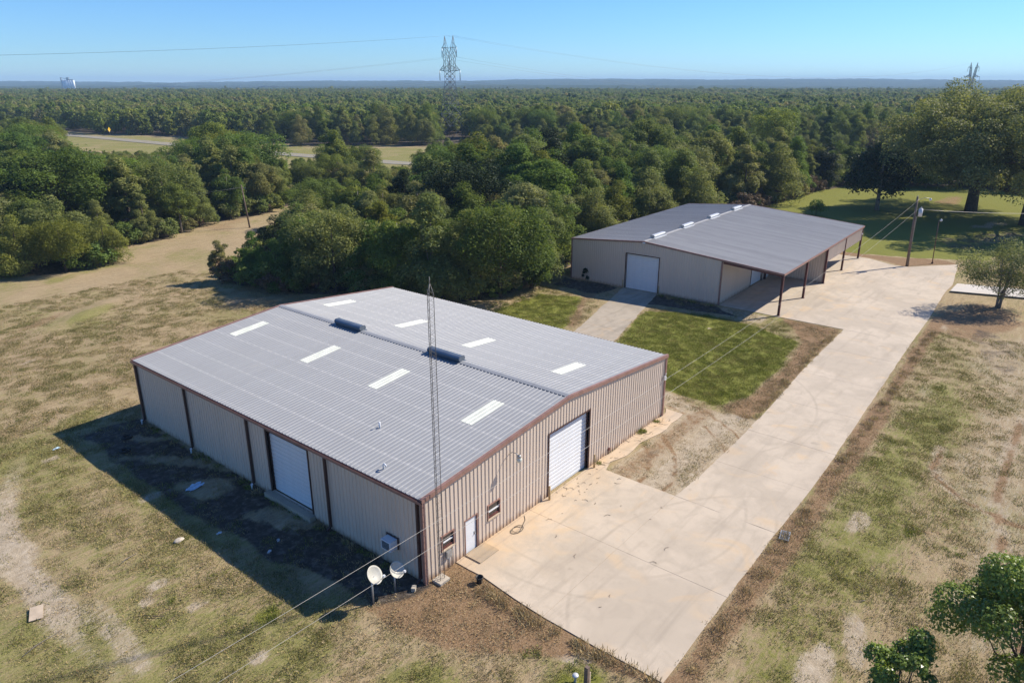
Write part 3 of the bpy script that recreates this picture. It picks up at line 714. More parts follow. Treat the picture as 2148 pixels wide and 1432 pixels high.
def roof_side(parent, name, n_panels, width, run, rise, origin, along, down, mat, depth=0.042, ribs=(0.050, 0.016)):
    """origin: ridge start (Vector); along: unit vector along the ridge; down: unit horizontal vector down the slope"""
    along = Vector(along); down = Vector(down); L = run
    base = MB()
    p0 = Vector(origin); p1 = p0 + along * (n_panels * width); dn = down * run + Vector((0, 0, -rise))
    q = [p0, p1, p1 + dn, p0 + dn]
    base.add([v - Vector((0, 0, 0.02)) for v in q] + [v - Vector((0, 0, 0.10)) for v in q], [(0, 1, 2, 3), (7, 6, 5, 4), (0, 4, 5, 1), (1, 5, 6, 2), (2, 6, 7, 3), (3, 7, 4, 0)])
    root = base.build(name, mat, parent)
    # one panel mesh shared by all; panel axis x = down the slope, y = along the ridge
    mb = MB(); br = rib_breaks(0.0, width, 0.052, 0.020)
    sl = math.hypot(run, rise); v = []; f = []; k = width / 0.9144
    br = [(t * k, h) for t, h in rib_breaks(0.0, 0.9144, ribs[0], ribs[1])]
    for i, (t, h) in enumerate(br):
        v += [(0, t, h * depth), (sl * 0.5, t, h * depth), (sl, t, h * depth)]
        if i: f += [(3 * i - 3, 3 * i - 2, 3 * i + 1, 3 * i), (3 * i - 2, 3 * i - 1, 3 * i + 2, 3 * i + 1)]
    me = MB().add(v, f).mesh(name + '_panel', mat)
    ax = Vector((down.x * run, down.y * run, -rise)).normalized(); ay = along; az = ax.cross(ay)
    if az.z < 0:  # keep the ribs upwards
        az = -az
        me.transform(Matrix.Scale(1, 4))
    Rm = Matrix((ax, ay, az)).transposed().to_4x4()
    for i in range(n_panels):
        o = link('roof_panel', me, root)
        o.matrix_local = Matrix.Translation(p0 + along * (i * width)) @ Rm
    return root, Rm

def slat_door(parent, t0, t1, z0, z1, place, mat, n, rec=0.16):
    """roll-up door: slats recessed into the opening"""
    mb = MB()
    def slab(a, b, c, d, o0, o1):
        q = [place(a, o0, c), place(b, o0, c), place(b, o0, d), place(a, o0, d), place(a, o1, c), place(b, o1, c), place(b, o1, d), place(a, o1, d)]
        return q, [(0, 1, 2, 3), (7, 6, 5, 4), (0, 4, 5, 1), (1, 5, 6, 2), (2, 6, 7, 3), (3, 7, 4, 0)]
    q, f = slab(t0, t1, z0, z1, -rec - 0.06, -rec - 0.03); mb.add(q, f)
    d = mb.build('roll_up_door', mat, parent)
    hgt = (z1 - z0) / n; c0 = Vector(place((t0 + t1) / 2, -rec, 0)); me = None
    for i in range(n):
        if me is None:
            m2 = MB(); v = []
            for (o_, zz) in ((-0.03, 0.0), (0.0, 0.012), (0.012, hgt * 0.5), (0.0, hgt - 0.022), (-0.028, hgt - 0.008)):
                v += [Vector(place(t0 + 0.02, -rec + o_, zz)) - c0, Vector(place(t1 - 0.02, -rec + o_, zz)) - c0]
            m2.add(v, [(2 * k, 2 * k + 1, 2 * k + 3, 2 * k + 2) for k in range(4)])
            me = m2.mesh('door_slat', mat)
        link('door_slat', me, d, c0 + Vector((0, 0, z0 + i * hgt)))
    return d

def frame_jambs(parent, t0, t1, z0, z1, place, mat, rec=0.2, w=0.09, proud=0.055):
    def bar(name, a, b, c, d):
        q = [place(a, proud, c), place(b, proud, c), place(b, proud, d), place(a, proud, d), place(a, -rec, c), place(b, -rec, c), place(b, -rec, d), place(a, -rec, d)]
        MB().add(q, [(0, 1, 2, 3), (7, 6, 5, 4), (0, 4, 5, 1), (1, 5, 6, 2), (2, 6, 7, 3), (3, 7, 4, 0)]).build(name, mat, parent)
    bar('door_jamb', t0 - w, t0, z0, z1 + w); bar('door_jamb', t1, t1 + w, z0, z1 + w); bar('door_header', t0, t1, z1, z1 + w)

def ridge_vent(parent, loc, mat, L=3.05, dark_cap=None, axis_='y'):
    prof = [(-0.15, 0.0), (-0.15, 0.12), (-0.25, 0.16), (-0.29, 0.27), (-0.22, 0.37), (-0.12, 0.40), (0.12, 0.40), (0.22, 0.37), (0.29, 0.27), (0.25, 0.16), (0.15, 0.12), (0.15, 0.0)]
    o = MB().prism(prof, 0.02, L - 0.02, axis_).build('ridge_vent', mat, parent, loc)
    cap = [(-0.29, 0.14), (-0.32, 0.27), (-0.24, 0.39), (-0.12, 0.42), (0.12, 0.42), (0.24, 0.39), (0.32, 0.27), (0.29, 0.14), (0.16, 0.03), (-0.16, 0.03)]
    for t in (0, L - 0.03): MB().prism(cap, t, t + 0.03, axis_).build('vent_end_cap', dark_cap or mat, o)
    for s_ in (-1, 1):
        base = [(0.16 * s_, 0.0), (0.46 * s_, -0.035), (0.46 * s_, -0.012), (0.16 * s_, 0.025)]
        MB().prism(base, 0, L, axis_).build('vent_flashing', M['vent_light'] if dark_cap else mat, o)
    return o

# ------------------------------------------------------------------ building 1: workshop
ribs = (0.050, 0.016)
W1, L1, E1, RS1 = 25.22, 29.87, 4.94, 1.115
S1 = RS1 / (W1 / 2)
b1 = thing('metal_workshop', 'nearest tan steel building with the silver ribbed roof and pale skylight strips', 'building')
top1 = lambda t: E1 + (t if t < W1 / 2 else W1 - t) * S1 - 0.03
flat1 = lambda t: E1 - 0.04
P_BC = lambda t, o, z: (t, -o, z)            # gable wall along x at y=0, outward -y
P_AB = lambda t, o, z: (-o, t, z)            # eave wall along y at x=0, outward -x
P_CD = lambda t, o, z: (W1 + o, t, z)
P_AD = lambda t, o, z: (t, L1 + o, z)
D1 = (10.53, 14.95, 0.0, 4.25); MAN = (3.0, 3.92, 0.0, 2.12); WN1 = (1.22, 2.08, 1.28, 2.12); WN2 = (4.85, 5.85, 1.28, 2.15)
gable = ribbed_wall(b1, 'gable_wall', 0.0, W1, top1, P_BC, M['wall'], [D1, MAN, WN1, WN2])
D2 = (9.25, 13.3, 0.35, 4.5)
eave = ribbed_wall(b1, 'side_wall', 0.0, L1, flat1, P_AB, M['wall'], [D2])
ribbed_wall(b1, 'rear_wall', 0.0, L1, flat1, P_CD, M['wall'], apart=False)
ribbed_wall(b1, 'rear_wall', 0.0, W1, top1, P_AD, M['wall'], apart=False)
for s_, nm in ((-1, 'roof'), (1, 'roof')):
    rf, Rm = roof_side(b1, nm, 33, (L1 + 0.10) / 33, W1 / 2 + 0.12, (W1 / 2 + 0.12) * S1, (W1 / 2, -0.05, E1 + RS1 + 0.02), (0, 1, 0), (s_, 0, 0), M['roof1'])
    # skylights: same ribs, laid over the panels
    pw = (L1 + 0.10) / 33
    k = pw / 0.9144; v = []; f = []
    for i, (t, h) in enumerate([(t * k, h) for t, h in rib_breaks(0.0, 0.9144, ribs[0], ribs[1])]):
        v += [(0, t, h * 0.042), (3.03, t, h * 0.042)]
        if i: f.append((2 * i - 2, 2 * i, 2 * i + 1, 2 * i - 1))
    me = MB().add(v, f).mesh('skylight', M['skylight'])
    for j in (3, 12, 20, 30):
        o = link('skylight', me, rf)
        d0 = (W1 / 2 - 9.65) if s_ < 0 else (15.55 - W1 / 2)
        base = Vector((W1 / 2 + s_ * d0, -0.05 + j * pw, E1 + RS1 + 0.02 - d0 * S1 + 0.008))
        o.matrix_local = Matrix.Translation(base) @ Rm
# ridge cap: short formed pieces
seg = L1 / 11
for i in range(11):
    MB().prism([(-0.28, -0.012), (0, 0.055), (0.28, -0.012), (0.28, 0.0), (0, 0.068), (-0.28, 0.0)], -0.03, seg - 0.01, 'y').build('ridge_cap', M['roof1'], b1, (W1 / 2, i * seg, E1 + RS1 + 0.04))
ridge_vent(b1, (W1 / 2, 19.2, E1 + RS1 + 0.05), M['vent_dark'])
ridge_vent(b1, (W1 / 2, 8.9, E1 + RS1 + 0.05), M['vent_dark'])
# rake trim on both gables, gutters on both eaves
for yy in (-0.075, L1 + 0.075):
    for s_ in (-1, 1):
        a = Vector((W1 / 2 + s_ * (W1 / 2 + 0.16), yy, E1 - 0.035)); b = Vector((W1 / 2, yy, E1 + RS1 - 0.02))
        MB().beam(a, b, 0.17, 0.24, (0, 0, 1)).build('rake_trim', M['trim'], b1)
for xx, s_ in ((-0.18, -1), (W1 + 0.18, 1)):
    g = [(xx - 0.07, E1 - 0.19), (xx + 0.07, E1 - 0.19), (xx + 0.07, E1 - 0.02), (xx + 0.055, E1 - 0.02), (xx + 0.055, E1 - 0.17), (xx - 0.055, E1 - 0.17), (xx - 0.065, E1 - 0.02), (xx - 0.08, E1 - 0.02)]
    MB().prism(g, -0.14, L1 + 0.14, 'y').build('gutter', M['trim'], b1)
for cx, cy in ((-0.03, -0.03), (W1 + 0.03, -0.03), (-0.03, L1 + 0.03), (W1 + 0.03, L1 + 0.03)):
    MB().box(cx - 0.085, cx + 0.085, cy - 0.085, cy + 0.085, 0, E1 - 0.2).build('corner_trim', M['trim'], b1)
for yy in (L1 - 0.25, 22.7, 15.2, 7.5, 0.24):
    mb = MB().box(-0.20, -0.06, yy - 0.065, yy + 0.065, 0.25, E1 - 0.18)
    mb.beam((-0.13, yy, 0.30), (-0.40, yy, 0.12), 0.12, 0.10)
    dsp = mb.build('downspout', M['trim_dark'], b1)
for yy in (L1 - 0.35, 22.4, 15.0):
    MB().tube((-0.42, yy, 0), (-0.42, yy, 0.30), 0.055, n=10).tube((-0.42, yy, 0.30), (-0.42, yy - 0.05, 0.36), 0.075, n=10).build('drain_cleanout', M['white'], b1)
frame_jambs(b1, *D1[:2], 0.0, D1[3], P_BC, M['trim_dark'], rec=0.30)
slat_door(b1, *D1, P_BC, M['white'], 16, rec=0.24)
frame_jambs(b1, *D2[:2], D2[2], D2[3], P_AB, M['trim_dark'], rec=0.28)
slat_door(b1, *D2, P_AB, M['white'], 15, rec=0.22)
MB().box(-0.45, -0.05, 9.0, 13.6, 0.0, 0.33).build('door_sill', M['concrete_old'], b1)
# personnel door
dr = MB().box(MAN[0] + 0.03, MAN[1] - 0.03, 0.02, 0.06, 0.03, MAN[3] - 0.03).build('entry_door', M['white'], b1)
MB().tube((3.76, 0.02, 1.0), (3.76, -0.06, 1.0), 0.03, n=8).box(3.72, 3.80, 0.0, 0.02, 0.93, 1.13).build('door_handle', M['galv'], dr)
frame_jambs(b1, MAN[0], MAN[1], 0.0, MAN[3], P_BC, M['trim'], rec=0.1, w=0.06)
MB().box(MAN[0] - 0.1, MAN[1] + 0.5, -1.15, -0.08, 0.0, 0.11).build('door_step', M['concrete_old'], b1)
for wn_ in (WN1, WN2):
    t0, t1, z0, z1 = wn_; mb = MB(); zm = (z0 + z1) / 2
    for a, b, c, d in ((t0 - 0.05, t0 + 0.02, z0 - 0.05, z1 + 0.05), (t1 - 0.02, t1 + 0.05, z0 - 0.05, z1 + 0.05), (t0 + 0.02, t1 - 0.02, z1 - 0.02, z1 + 0.05)):
        mb.box(a, b, -0.07, 0.1, c, d)
    wdw = mb.build('window', M['trim'], b1)
    MB().box(t0 + 0.02, t1 - 0.02, 0.03, 0.045, z0, z1 - 0.02).build('window_pane', M['glass'], wdw)
    MB().box(t0 + 0.02, t1 - 0.02, -0.03, 0.028, zm - 0.025, zm + 0.025).build('window_rail', M['white'], wdw)
    MB().box(t0 - 0.05, t1 + 0.05, -0.11, 0.02, z0 - 0.06, z0 + 0.01).build('window_sill', M['board'], wdw)
    MB().box(t0 + 0.03, t1 - 0.03, -0.02, 0.027, z0 + 0.012, z0 + 0.15).build('window_board', M['red_steel'], wdw)
# yard lamp on the gable, roof stacks, meter and conduits
mb = MB().path([(6.7, -0.02, 4.55), (6.7, -0.25, 4.78), (6.7, -0.55, 4.80), (6.7, -0.72, 4.72)], 0.025)
mb.lathe([(0.06, 0.16), (0.11, 0.12), (0.13, 0.0), (0.0, 0.0)], 12, (6.7, -0.74, 4.62))
lp = mb.build('yard_lamp', M['galv'], b1)
MB().lathe([(0.12, 0.0), (0.17, -0.10), (0.15, -0.22), (0.08, -0.30), (0.0, -0.32)], 14, (6.7, -0.74, 4.62)).build('lamp_refractor', M['skylight'], lp)
MB().path([(3.46, 6.95, E1 + 3.46 * S1 - 0.1), (3.46, 6.95, E1 + 3.46 * S1 + 0.42)], 0.05).build('vent_pipe', M['white'], b1)
zq = E1 + 0.7 * S1
MB().path([(0.7, 3.55, zq - 0.1), (0.7, 3.55, zq + 0.28), (0.7, 3.47, zq + 0.37), (0.7, 3.38, zq + 0.34), (0.7, 3.34, zq + 0.24)], 0.045).build('vent_pipe', M['white'], b1)
MB().box(1.42, 1.78, -0.20, -0.05, 0.75, 1.15).tube((1.6, -0.13, 0.75), (1.6, -0.13, 0.05), 0.025).tube((1.95, -0.10, 1.2), (1.95, -0.10, 0.1), 0.02).build('electric_meter', M['galv'], b1)
MB().box(25.02, 25.16, -0.22, -0.05, 3.05, 3.35).tube((25.1, -0.14, 3.3), (25.1, -0.2, 3.6), 0.03).build('service_bracket', M['white'], b1)
MB().box(17.4, 17.55, -0.12, -0.05, 0.3, 0.5).tube((17.47, -0.09, 0.35), (17.47, -0.09, 0.05), 0.02).build('outdoor_tap', M['red_steel'], b1)

# things on and by building 1
ac = thing('air_conditioner', 'white boxy air conditioner sticking out of the shaded wall near the satellite dishes', 'air conditioner', (-0.05, 2.3, 1.28))
MB().box(-0.50, 0.0, -0.36, 0.36, 0.0, 0.56).build('casing', M['white'], ac)
mb = MB()
for i in range(9): mb.box(-0.515, -0.502, -0.28, 0.28, 0.07 + i * 0.05, 0.10 + i * 0.05)
mb.build('grille', M['vent_dark'], ac)
MB().box(-0.02, 0.0, -0.46, 0.46, -0.06, 0.66).build('wall_frame', M['trim_dark'], ac)
for i, (px_, lab) in enumerate(((10.25, 'tan steel pipe bollard at the near side of the sunlit roll-up door'), (15.28, 'tan steel pipe bollard at the far side of the sunlit roll-up door'))):
    b = tag(MB().tube((0, 0, 0), (0, 0, 0.92), 0.065, n=12).tube((0, 0, 0.92), (0, 0, 0.96), 0.065, 0.03, n=12).build('bollard', M['pipe'], None, (px_, -0.32, 0.04)), lab, 'bollard', 'bollards beside the roll-up door')

# radio mast
mast = thing('radio_mast', 'tall thin triangular lattice mast standing at the near corner of the workshop', 'mast', (0.64, -0.47, 0))
tri = [(0.17 * math.cos(a), 0.17 * math.sin(a)) for a in (R(90), R(210), R(330))]
HM = 15.1
for p in tri: MB().path([(p[0], p[1], 0), (p[0], p[1], HM), (p[0] * 0.95, p[1] * 0.95, HM + 0.15), (p[0] * 0.12, p[1] * 0.12, HM + 0.62)], 0.017, 6).build('leg', M['mast'], mast)
mb = MB(); k = 0; z = 0.25
while z < HM:
    for i in range(3):
        a = tri[i]; b = tri[(i + 1) % 3]
        mb.tube((*a, z), (*b, z + 0.2), 0.006, n=4, caps=False); mb.tube((*b, z + 0.2), (*a, z + 0.4), 0.006, n=4, caps=False)
    z += 0.4
tag(mb.build('cross_brace', M['mast'], mast), kind='stuff')
MB().tube((0, 0, HM + 0.5), (0, 0, HM + 0.95), 0.03, 0.012).build('mast_tip', M['mast'], mast)
MB().box(-0.35, 0.35, -0.3, 0.3, -0.05, 0.14).build('footing', M['rock'], mast)

def dish(x_, y_, h, az, el, r, lab):
    t = thing('satellite_dish', lab, 'satellite dish', (x_, y_, 0), 0, 'satellite dishes on posts by the workshop corner')
    MB().tube((0, 0, -0.1), (0, 0, h - 0.1), 0.045, n=10).build('post', M['galv'], t)
    d = Vector((math.cos(az) * math.cos(el), math.sin(az) * math.cos(el), math.sin(el)))
    c = Vector((0, 0, h)) + d * 0.12
    prof = [(0.001, 0.0)] + [(r * k / 6, 0.16 * (k / 6) ** 2) for k in range(1, 7)] + [(r * 1.01, 0.155)] + [(r * k / 6, 0.16 * (k / 6) ** 2 - 0.02) for k in range(6, 0, -1)] + [(0.001, -0.02)]
    MB().lathe(prof, 28, c, d).build('reflector', M['dish'], t)
    low = (Vector((0, 0, -1)) - d * (-d.z)).normalized()
    e0 = c + low * r * 0.9; e1 = c + d * 0.62 + low * r * 0.55
    MB().tube(e0, e1, 0.016, n=6).build('feed_arm', M['galv'], t)
    MB().tube(e1, e1 - d * 0.14 - low * -0.03, 0.05, 0.035, n=10).box(e1.x - 0.05, e1.x + 0.05, e1.y - 0.05, e1.y + 0.05, e1.z - 0.04, e1.z + 0.06).build('receiver', M['white'], t)
    MB().tube((0, 0, h - 0.18), c - d * 0.02, 0.07, 0.09, n=8).build('bracket', M['galv'], t)
dish(-2.7, 0.9, 1.62, R(-75), R(38), 0.46, 'sunlit satellite dish with rusty streaks on a post in the grass')
dish(-1.4, 0.75, 1.25, R(-85), R(38), 0.42, 'smaller half-shaded satellite dish nearer to the workshop corner')

bk = thing('plastic_bucket', 'black open bucket lying in mulch beside the concrete apron', 'bucket', (1.75, -2.1, 0.02))
MB().lathe([(0.001, 0.02), (0.14, 0.02), (0.185, 0.34), (0.21, 0.34), (0.21, 0.36), (0.165, 0.36), (0.155, 0.02)], 20).lathe([(0.14, 0.0), (0.185, 0.34)], 20).build('pail', M['black'], bk)
MB().path([(-0.21, 0, 0.34), (-0.23, 0.1, 0.30), (-0.17, 0.2, 0.26), (0, 0.25, 0.24), (0.17, 0.2, 0.26), (0.23, 0.1, 0.3), (0.21, 0, 0.34)], 0.008, 5).build('bail_handle', M['galv'], bk)
tag(MB().box(-0.15, 0.15, -0.10, 0.10, 0, 0.22).build('concrete_block', M['rock'], None, (-0.75, 0.1, 0.0), 0.6), 'pale concrete block at the foot of the shaded workshop corner', 'block')

def tyre(loc, lab):
    prof = []
    for k in range(13):
        a = 2 * math.pi * k / 12; prof.append((0.27 + 0.10 * math.cos(a), 0.10 + 0.10 * math.sin(a)))
    t = MB().lathe(prof, 24).build('old_tyre', M['rubber'], None, loc); tag(t, lab, 'tyre', 'old tyres in the shade of the workshop')
tyre((-2.17, 28.1, 0.0), 'old black tyre lying in the shade nearest the far corner of the side wall'); tyre((-3.2, 26.2, 0.0), 'old black tyre lying in the shade nearer to the sunlit grass')
def sheet(name, loc, sx, sy, mat, lab, cat, seed, crumple=0.12, rot=0.3, th=0.012):
    rr = np.random.RandomState(seed); n = 9; v = []; f = []
    for j in range(n):
        for i in range(n):
            u = i / (n - 1) - 0.5; w = j / (n - 1) - 0.5
            v.append((u * sx * (1 + 0.25 * math.sin(9 * w)), w * sy * (1 + 0.3 * math.sin(7 * u + 1)), 0.02 + crumple * rr.rand()))
    for j in range(n - 1):
        for i in range(n - 1): a = j * n + i; f.append((a, a + 1, a + n + 1, a + n))
    m_ = MB().add(v, f, False); m_.add([(p[0], p[1], p[2] - th) for p in v], [tuple(reversed(q)) for q in f])
    return tag(m_.build(name, mat, None, loc, rot), lab, cat)
sheet('plastic_sheet', (-2.6, 18.0, 0), 1.1, 0.6, M['blue_plastic'], 'crumpled pale blue plastic sheet on the dark shaded soil', 'litter', 3)
sheet('plastic_bag', (-6.06, 30.2, 0.02), 0.42, 0.2, M['blue_plastic'], 'small white plastic bag on sunlit grass left of the shade corner', 'litter', 4)
for i, (lx, ly) in enumerate(((-4.3, 12.2), (-3.5, 8.5), (-2.6, 9.0))):
    sheet('paper_scrap', (lx, ly, 0.0), 0.28, 0.14, M['white'], ('white paper scrap at the shadow edge, left of the other scraps', 'white paper scrap in the shade, nearest the dishes', 'white paper scrap in the shade below the roll-up door')[i], 'litter', 10 + i, 0.08, 0.5 * i)
def rock(loc, s_, lab, seed=1):
    bm = bmesh.new(); bmesh.ops.create_icosphere(bm, subdivisions=2, radius=1); rr = random.Random(seed)
    for v in bm.verts: v.co = Vector((v.co.x * s_, v.co.y * s_ * 0.7, v.co.z * s_ * 0.4)) * rr.uniform(0.85, 1.12)
    me = bpy.data.meshes.new('rock'); bm.to_mesh(me); bm.free(); me.materials.append(M['rock'])
    tag(link('rock', me, None, loc), lab, 'rock')
rock((-6.1, 13.3, 0.05), 0.30, 'flat pale rock on the grass left of the workshop shadow')
bd = tag(MB().box(-0.55, 0.55, -0.28, 0.28, 0, 0.03).build('plywood_board', M['board'], None, (-13.35, 12.95, 0.08), 1.2), 'pale plywood board lying on the sandy track', 'board')
for i, (sx_, sy_, a, L, lab) in enumerate(((-9.9, 8.4, 2.2, 1.0, 'dark stick on the grass near the small bare patches'), (-8.6, 13.8, 0.3, 1.1, 'pale straight stick in the middle of the left grass'), (-13.9, 10.6, 0.25, 1.9, 'long pale stick below the plywood board'), (12.4, -17.6, 2.4, 0.6, 'short pale stick on the grass right of the drive'))):
    tag(MB().path([(-L / 2, 0, 0.04), (-L * 0.15, 0.05, 0.08), (L / 2, -0.02, 0.05)], [0.018, 0.022, 0.012], 6).build('stick', M['bark' if i == 0 else 'bark_pale'], None, (sx_, sy_, 0.02), a), lab, 'stick')
sp_ = thing('fence_stub', 'short weathered wooden post at the bottom edge below the apron', 'post', (-0.45, -10.05, 0))
MB().box(-0.09, 0.09, -0.09, 0.09, -0.1, 1.05).build('post', M['wood'], sp_)
MB().box(0.08, 0.24, -0.05, 0.05, -0.1, 0.62).build('brace_board', M['board'], sp_)
tag(MB().lathe([(0.001, 0.40), (0.13, 0.39), (0.14, 0.33), (0.055, 0.31), (0.055, 0.0)], 16).build('capped_pipe', M['vent_light'], None, (-0.55, -9.55, 0)), 'pale capped pipe beside the wooden stub at the bottom edge', 'pipe')
gr = thing('drain_grate', 'small steel drain grate in the dirt beside the driveway edge', 'grate', (15.5, -12.85, 0.06), 0.2)
MB().box(-0.42, 0.42, -0.26, -0.22, 0, 0.05).box(-0.42, 0.42, 0.22, 0.26, 0, 0.05).box(-0.46, -0.42, -0.26, 0.26, 0, 0.05).box(0.42, 0.46, -0.26, 0.26, 0, 0.05).build('frame', M['galv'], gr)
for i in range(8): MB().box(-0.36 + i * 0.1, -0.33 + i * 0.1, -0.22, 0.22, 0.01, 0.045).build('bar', M['galv'], gr)

# ------------------------------------------------------------------ building 2: shed with lean-to
A2 = 0.0214
b2 = thing('storage_shed', 'farther tan steel shed with dark roof and open lean-to on red posts', 'building', (55.57, 8.77, 0), A2)
L2, WL, WR, RY, E2, H2 = 34.64, 20.02, -6.81, 9.9, 5.26, 6.085
S2 = (H2 - E2) / (WL - RY)
z2 = lambda y_: H2 - abs(y_ - RY) * S2
P_F = lambda t, o, z: (-o, t, z); P_S = lambda t, o, z: (t, -o, z); P_L = lambda t, o, z: (t, WL + o, z); P_B = lambda t, o, z: (L2 + o, t, z)
DF = (7.75, 12.15, 0.0, 4.35)
ribbed_wall(b2, 'front_wall', 0.0, WL, lambda t: z2(t) - 0.04, P_F, M['wall'], [DF])
DS = (9.9, 13.9, 0.0, 3.7)
ribbed_wall(b2, 'lean_to_wall', 0.0, L2, lambda t: z2(0) - 0.12, P_S, M['wall'], [DS])
ribbed_wall(b2, 'rear_wall', 0.0, L2, lambda t: E2 - 0.04, P_L, M['wall'], apart=False)
ribbed_wall(b2, 'rear_wall', 0.0, WL, lambda t: z2(t) - 0.04, P_B, M['wall'], apart=False)
P_P = lambda t, o, z: (17.1 - o, t, z)
ribbed_wall(b2, 'partition_wall', WR + 0.06, -0.06, lambda t: z2(t) - 0.14, P_P, M['wall'])
P_H = lambda t, o, z: (t, WR - o, z)
ribbed_wall(b2, 'hanging_wall', 17.2, L2 - 0.1, lambda t: z2(WR) - 0.10, P_H, M['wall'], lo=2.75)
npan = 38; pw = (L2 + 0.12) / npan
roof_side(b2, 'roof', npan, pw, WL - RY + 0.12, (WL - RY + 0.12) * S2, (-0.06, RY, H2 + 0.02), (1, 0, 0), (0, 1, 0), M['roof2'], depth=0.028, ribs=(0.055, 0.022))
roof_side(b2, 'roof', npan, pw, RY - WR + 0.12, (RY - WR + 0.12) * S2, (-0.06, RY, H2 + 0.02), (1, 0, 0), (0, -1, 0), M['roof2'], depth=0.028, ribs=(0.055, 0.022))
for i in range(12):
    sg = L2 / 12
    MB().prism([(-0.26, -0.010), (0, 0.05), (0.26, -0.010), (0.26, 0.0), (0, 0.06), (-0.26, 0.0)], 0, sg - 0.01, 'x').build('ridge_cap', M['roof2'], b2, (i * sg, RY, H2 + 0.04))
for vx in (2.1, 10.4, 19.0, 27.6): ridge_vent(b2, (vx, RY, H2 + 0.05), M['vent_light'], 3.05, M['galv'], 'x')
for xx in (-0.1, L2 + 0.1):
    MB().beam((xx, WL + 0.14, z2(WL + 0.14) - 0.04), (xx, RY, H2 - 0.02), 0.10, 0.20).build('rake_trim', M['trim'], b2)
    MB().beam((xx, WR - 0.14, z2(WR - 0.14) - 0.04), (xx, RY, H2 - 0.02), 0.10, 0.20).build('rake_trim', M['trim'], b2)
MB().box(-0.1, L2 + 0.1, WR - 0.19, WR - 0.09, z2(WR) - 0.20, z2(WR) + 0.0).build('eave_trim', M['trim'], b2)
MB().box(-0.1, L2 + 0.1, WL + 0.09, WL + 0.19, E2 - 0.20, E2).build('eave_trim', M['trim'], b2)
for cx, cy, h in ((-0.03, -0.03, z2(0) - 0.2), (-0.03, WL + 0.03, E2 - 0.2), (L2 + 0.03, WL + 0.03, E2 - 0.2)):
    MB().box(cx - 0.08, cx + 0.08, cy - 0.08, cy + 0.08, 0, h).build('corner_trim', M['trim'], b2)
for cx in (0.12, 8.75, 17.0, 25.6, 34.4):
    mb = MB().box(cx - 0.11, cx + 0.11, WR + 0.10, WR + 0.115, 0.06, z2(WR) - 0.22).box(cx - 0.11, cx + 0.11, WR - 0.115, WR - 0.10, 0.06, z2(WR) - 0.22).box(cx - 0.008, cx + 0.008, WR - 0.10, WR + 0.10, 0.06, z2(WR) - 0.22)
    cl = mb.build('column', M['red_steel'], b2)
    MB().box(cx - 0.19, cx + 0.19, WR - 0.17, WR + 0.17, 0.05, 0.075).build('base_plate', M['red_steel'], cl)
    MB().beam((cx, WR + 0.1, z2(WR) - 0.26), (cx, -0.14, z2(0) - 0.34), 0.14, 0.22).build('rafter', M['red_steel'], b2)
for yy in (-6.6, -5.1, -3.6, -2.1, -0.6):
    MB().box(0.0, L2, yy - 0.03, yy + 0.03, z2(yy) - 0.26, z2(yy) - 0.10).build('purlin', M['red_steel'], b2)
frame_jambs(b2, DF[0], DF[1], 0.0, DF[3], P_F, M['trim_dark'], rec=0.26, w=0.10)
slat_door(b2, *DF, P_F, M['white'], 16, rec=0.2)
frame_jambs(b2, DS[0], DS[1], 0.0, DS[3], P_S, M['trim_dark'], rec=0.2, w=0.08)
slat_door(b2, *DS, P_S, M['white'], 14, rec=0.16)
MB().box(14.5, 14.75, -0.3, -0.05, 0.06, z2(0) - 0.3).build('wall_post', M['trim_dark'], b2)
MB().box(15.3, 16.2, -0.05, -0.03, 0.06, 2.1).build('side_door', M['white'], b2)
MB().box(-0.28, -0.16, RY - 0.25, RY + 0.05, H2 - 0.17, H2 - 0.05).build('security_light', M['white'], b2)
MB().box(L2 - 0.4, L2 - 0.28, WR - 0.18, WR - 0.06, 3.55, 3.75).build('meter_box', M['white'], b2)
for yy in (7.55, 12.4): MB().box(-0.16, -0.05, yy - 0.04, yy + 0.04, 0, 1.0).build('door_guard', M['pipe'], b2)

# ------------------------------------------------------------------ poles and cables
pole = thing('utility_pole', 'tall wooden utility pole with a grey transformer beside the concrete yard', 'utility pole', (89.5, -3.9, 0))
TOP = Vector((-0.15, 0.25, 9.55))
MB().path([(0, 0, -0.3), TOP * 0.5, TOP], [0.20, 0.165, 0.125], 12).build('shaft', M['wood'], pole)
mb = MB().tube((0.12, -0.38, 6.95), (0.12, -0.38, 7.95), 0.26, n=16).tube((0.12, -0.38, 7.95), (0.12, -0.38, 8.05), 0.26, 0.16, n=16)
tr = mb.build('transformer', M['vent_light'], pole)
for dx in (-0.1, 0.15): MB().tube((0.12 + dx, -0.38, 8.0), (0.12 + dx, -0.38, 8.28), 0.035, 0.02).build('bushing', M['galv'], tr)
MB().path([(-0.1, 0.2, 9.1), (0.3, -0.6, 9.45), (0.6, -1.15, 9.35)], 0.03, 6).build('lamp_arm', M['galv'], pole)
MB().lathe([(0.0, 0.16), (0.1, 0.12), (0.17, 0.0), (0.12, -0.16), (0.0, -0.2)], 12, (0.62, -1.2, 9.25)).build('lamp_head', M['vent_light'], pole)
MB().tube((-0.16, 0.25, 9.5), (-0.16, 0.25, 9.75), 0.05, 0.03).build('insulator', M['galv'], pole)
MB().box(0.1, 0.18, -0.05, 0.05, 0.6, 6.8).build('conduit', M['mast'], pole)
lpst = thing('light_post', 'thin rusty post with a small white lamp at the lawn edge', 'lamp post', (93.5, -6.3, 0))
MB().path([(0, 0, -0.1), (-0.1, 0.1, 3), (-0.18, 0.2, 6.1)], [0.06, 0.05, 0.04], 8).build('shaft', M['red_steel'], lpst)
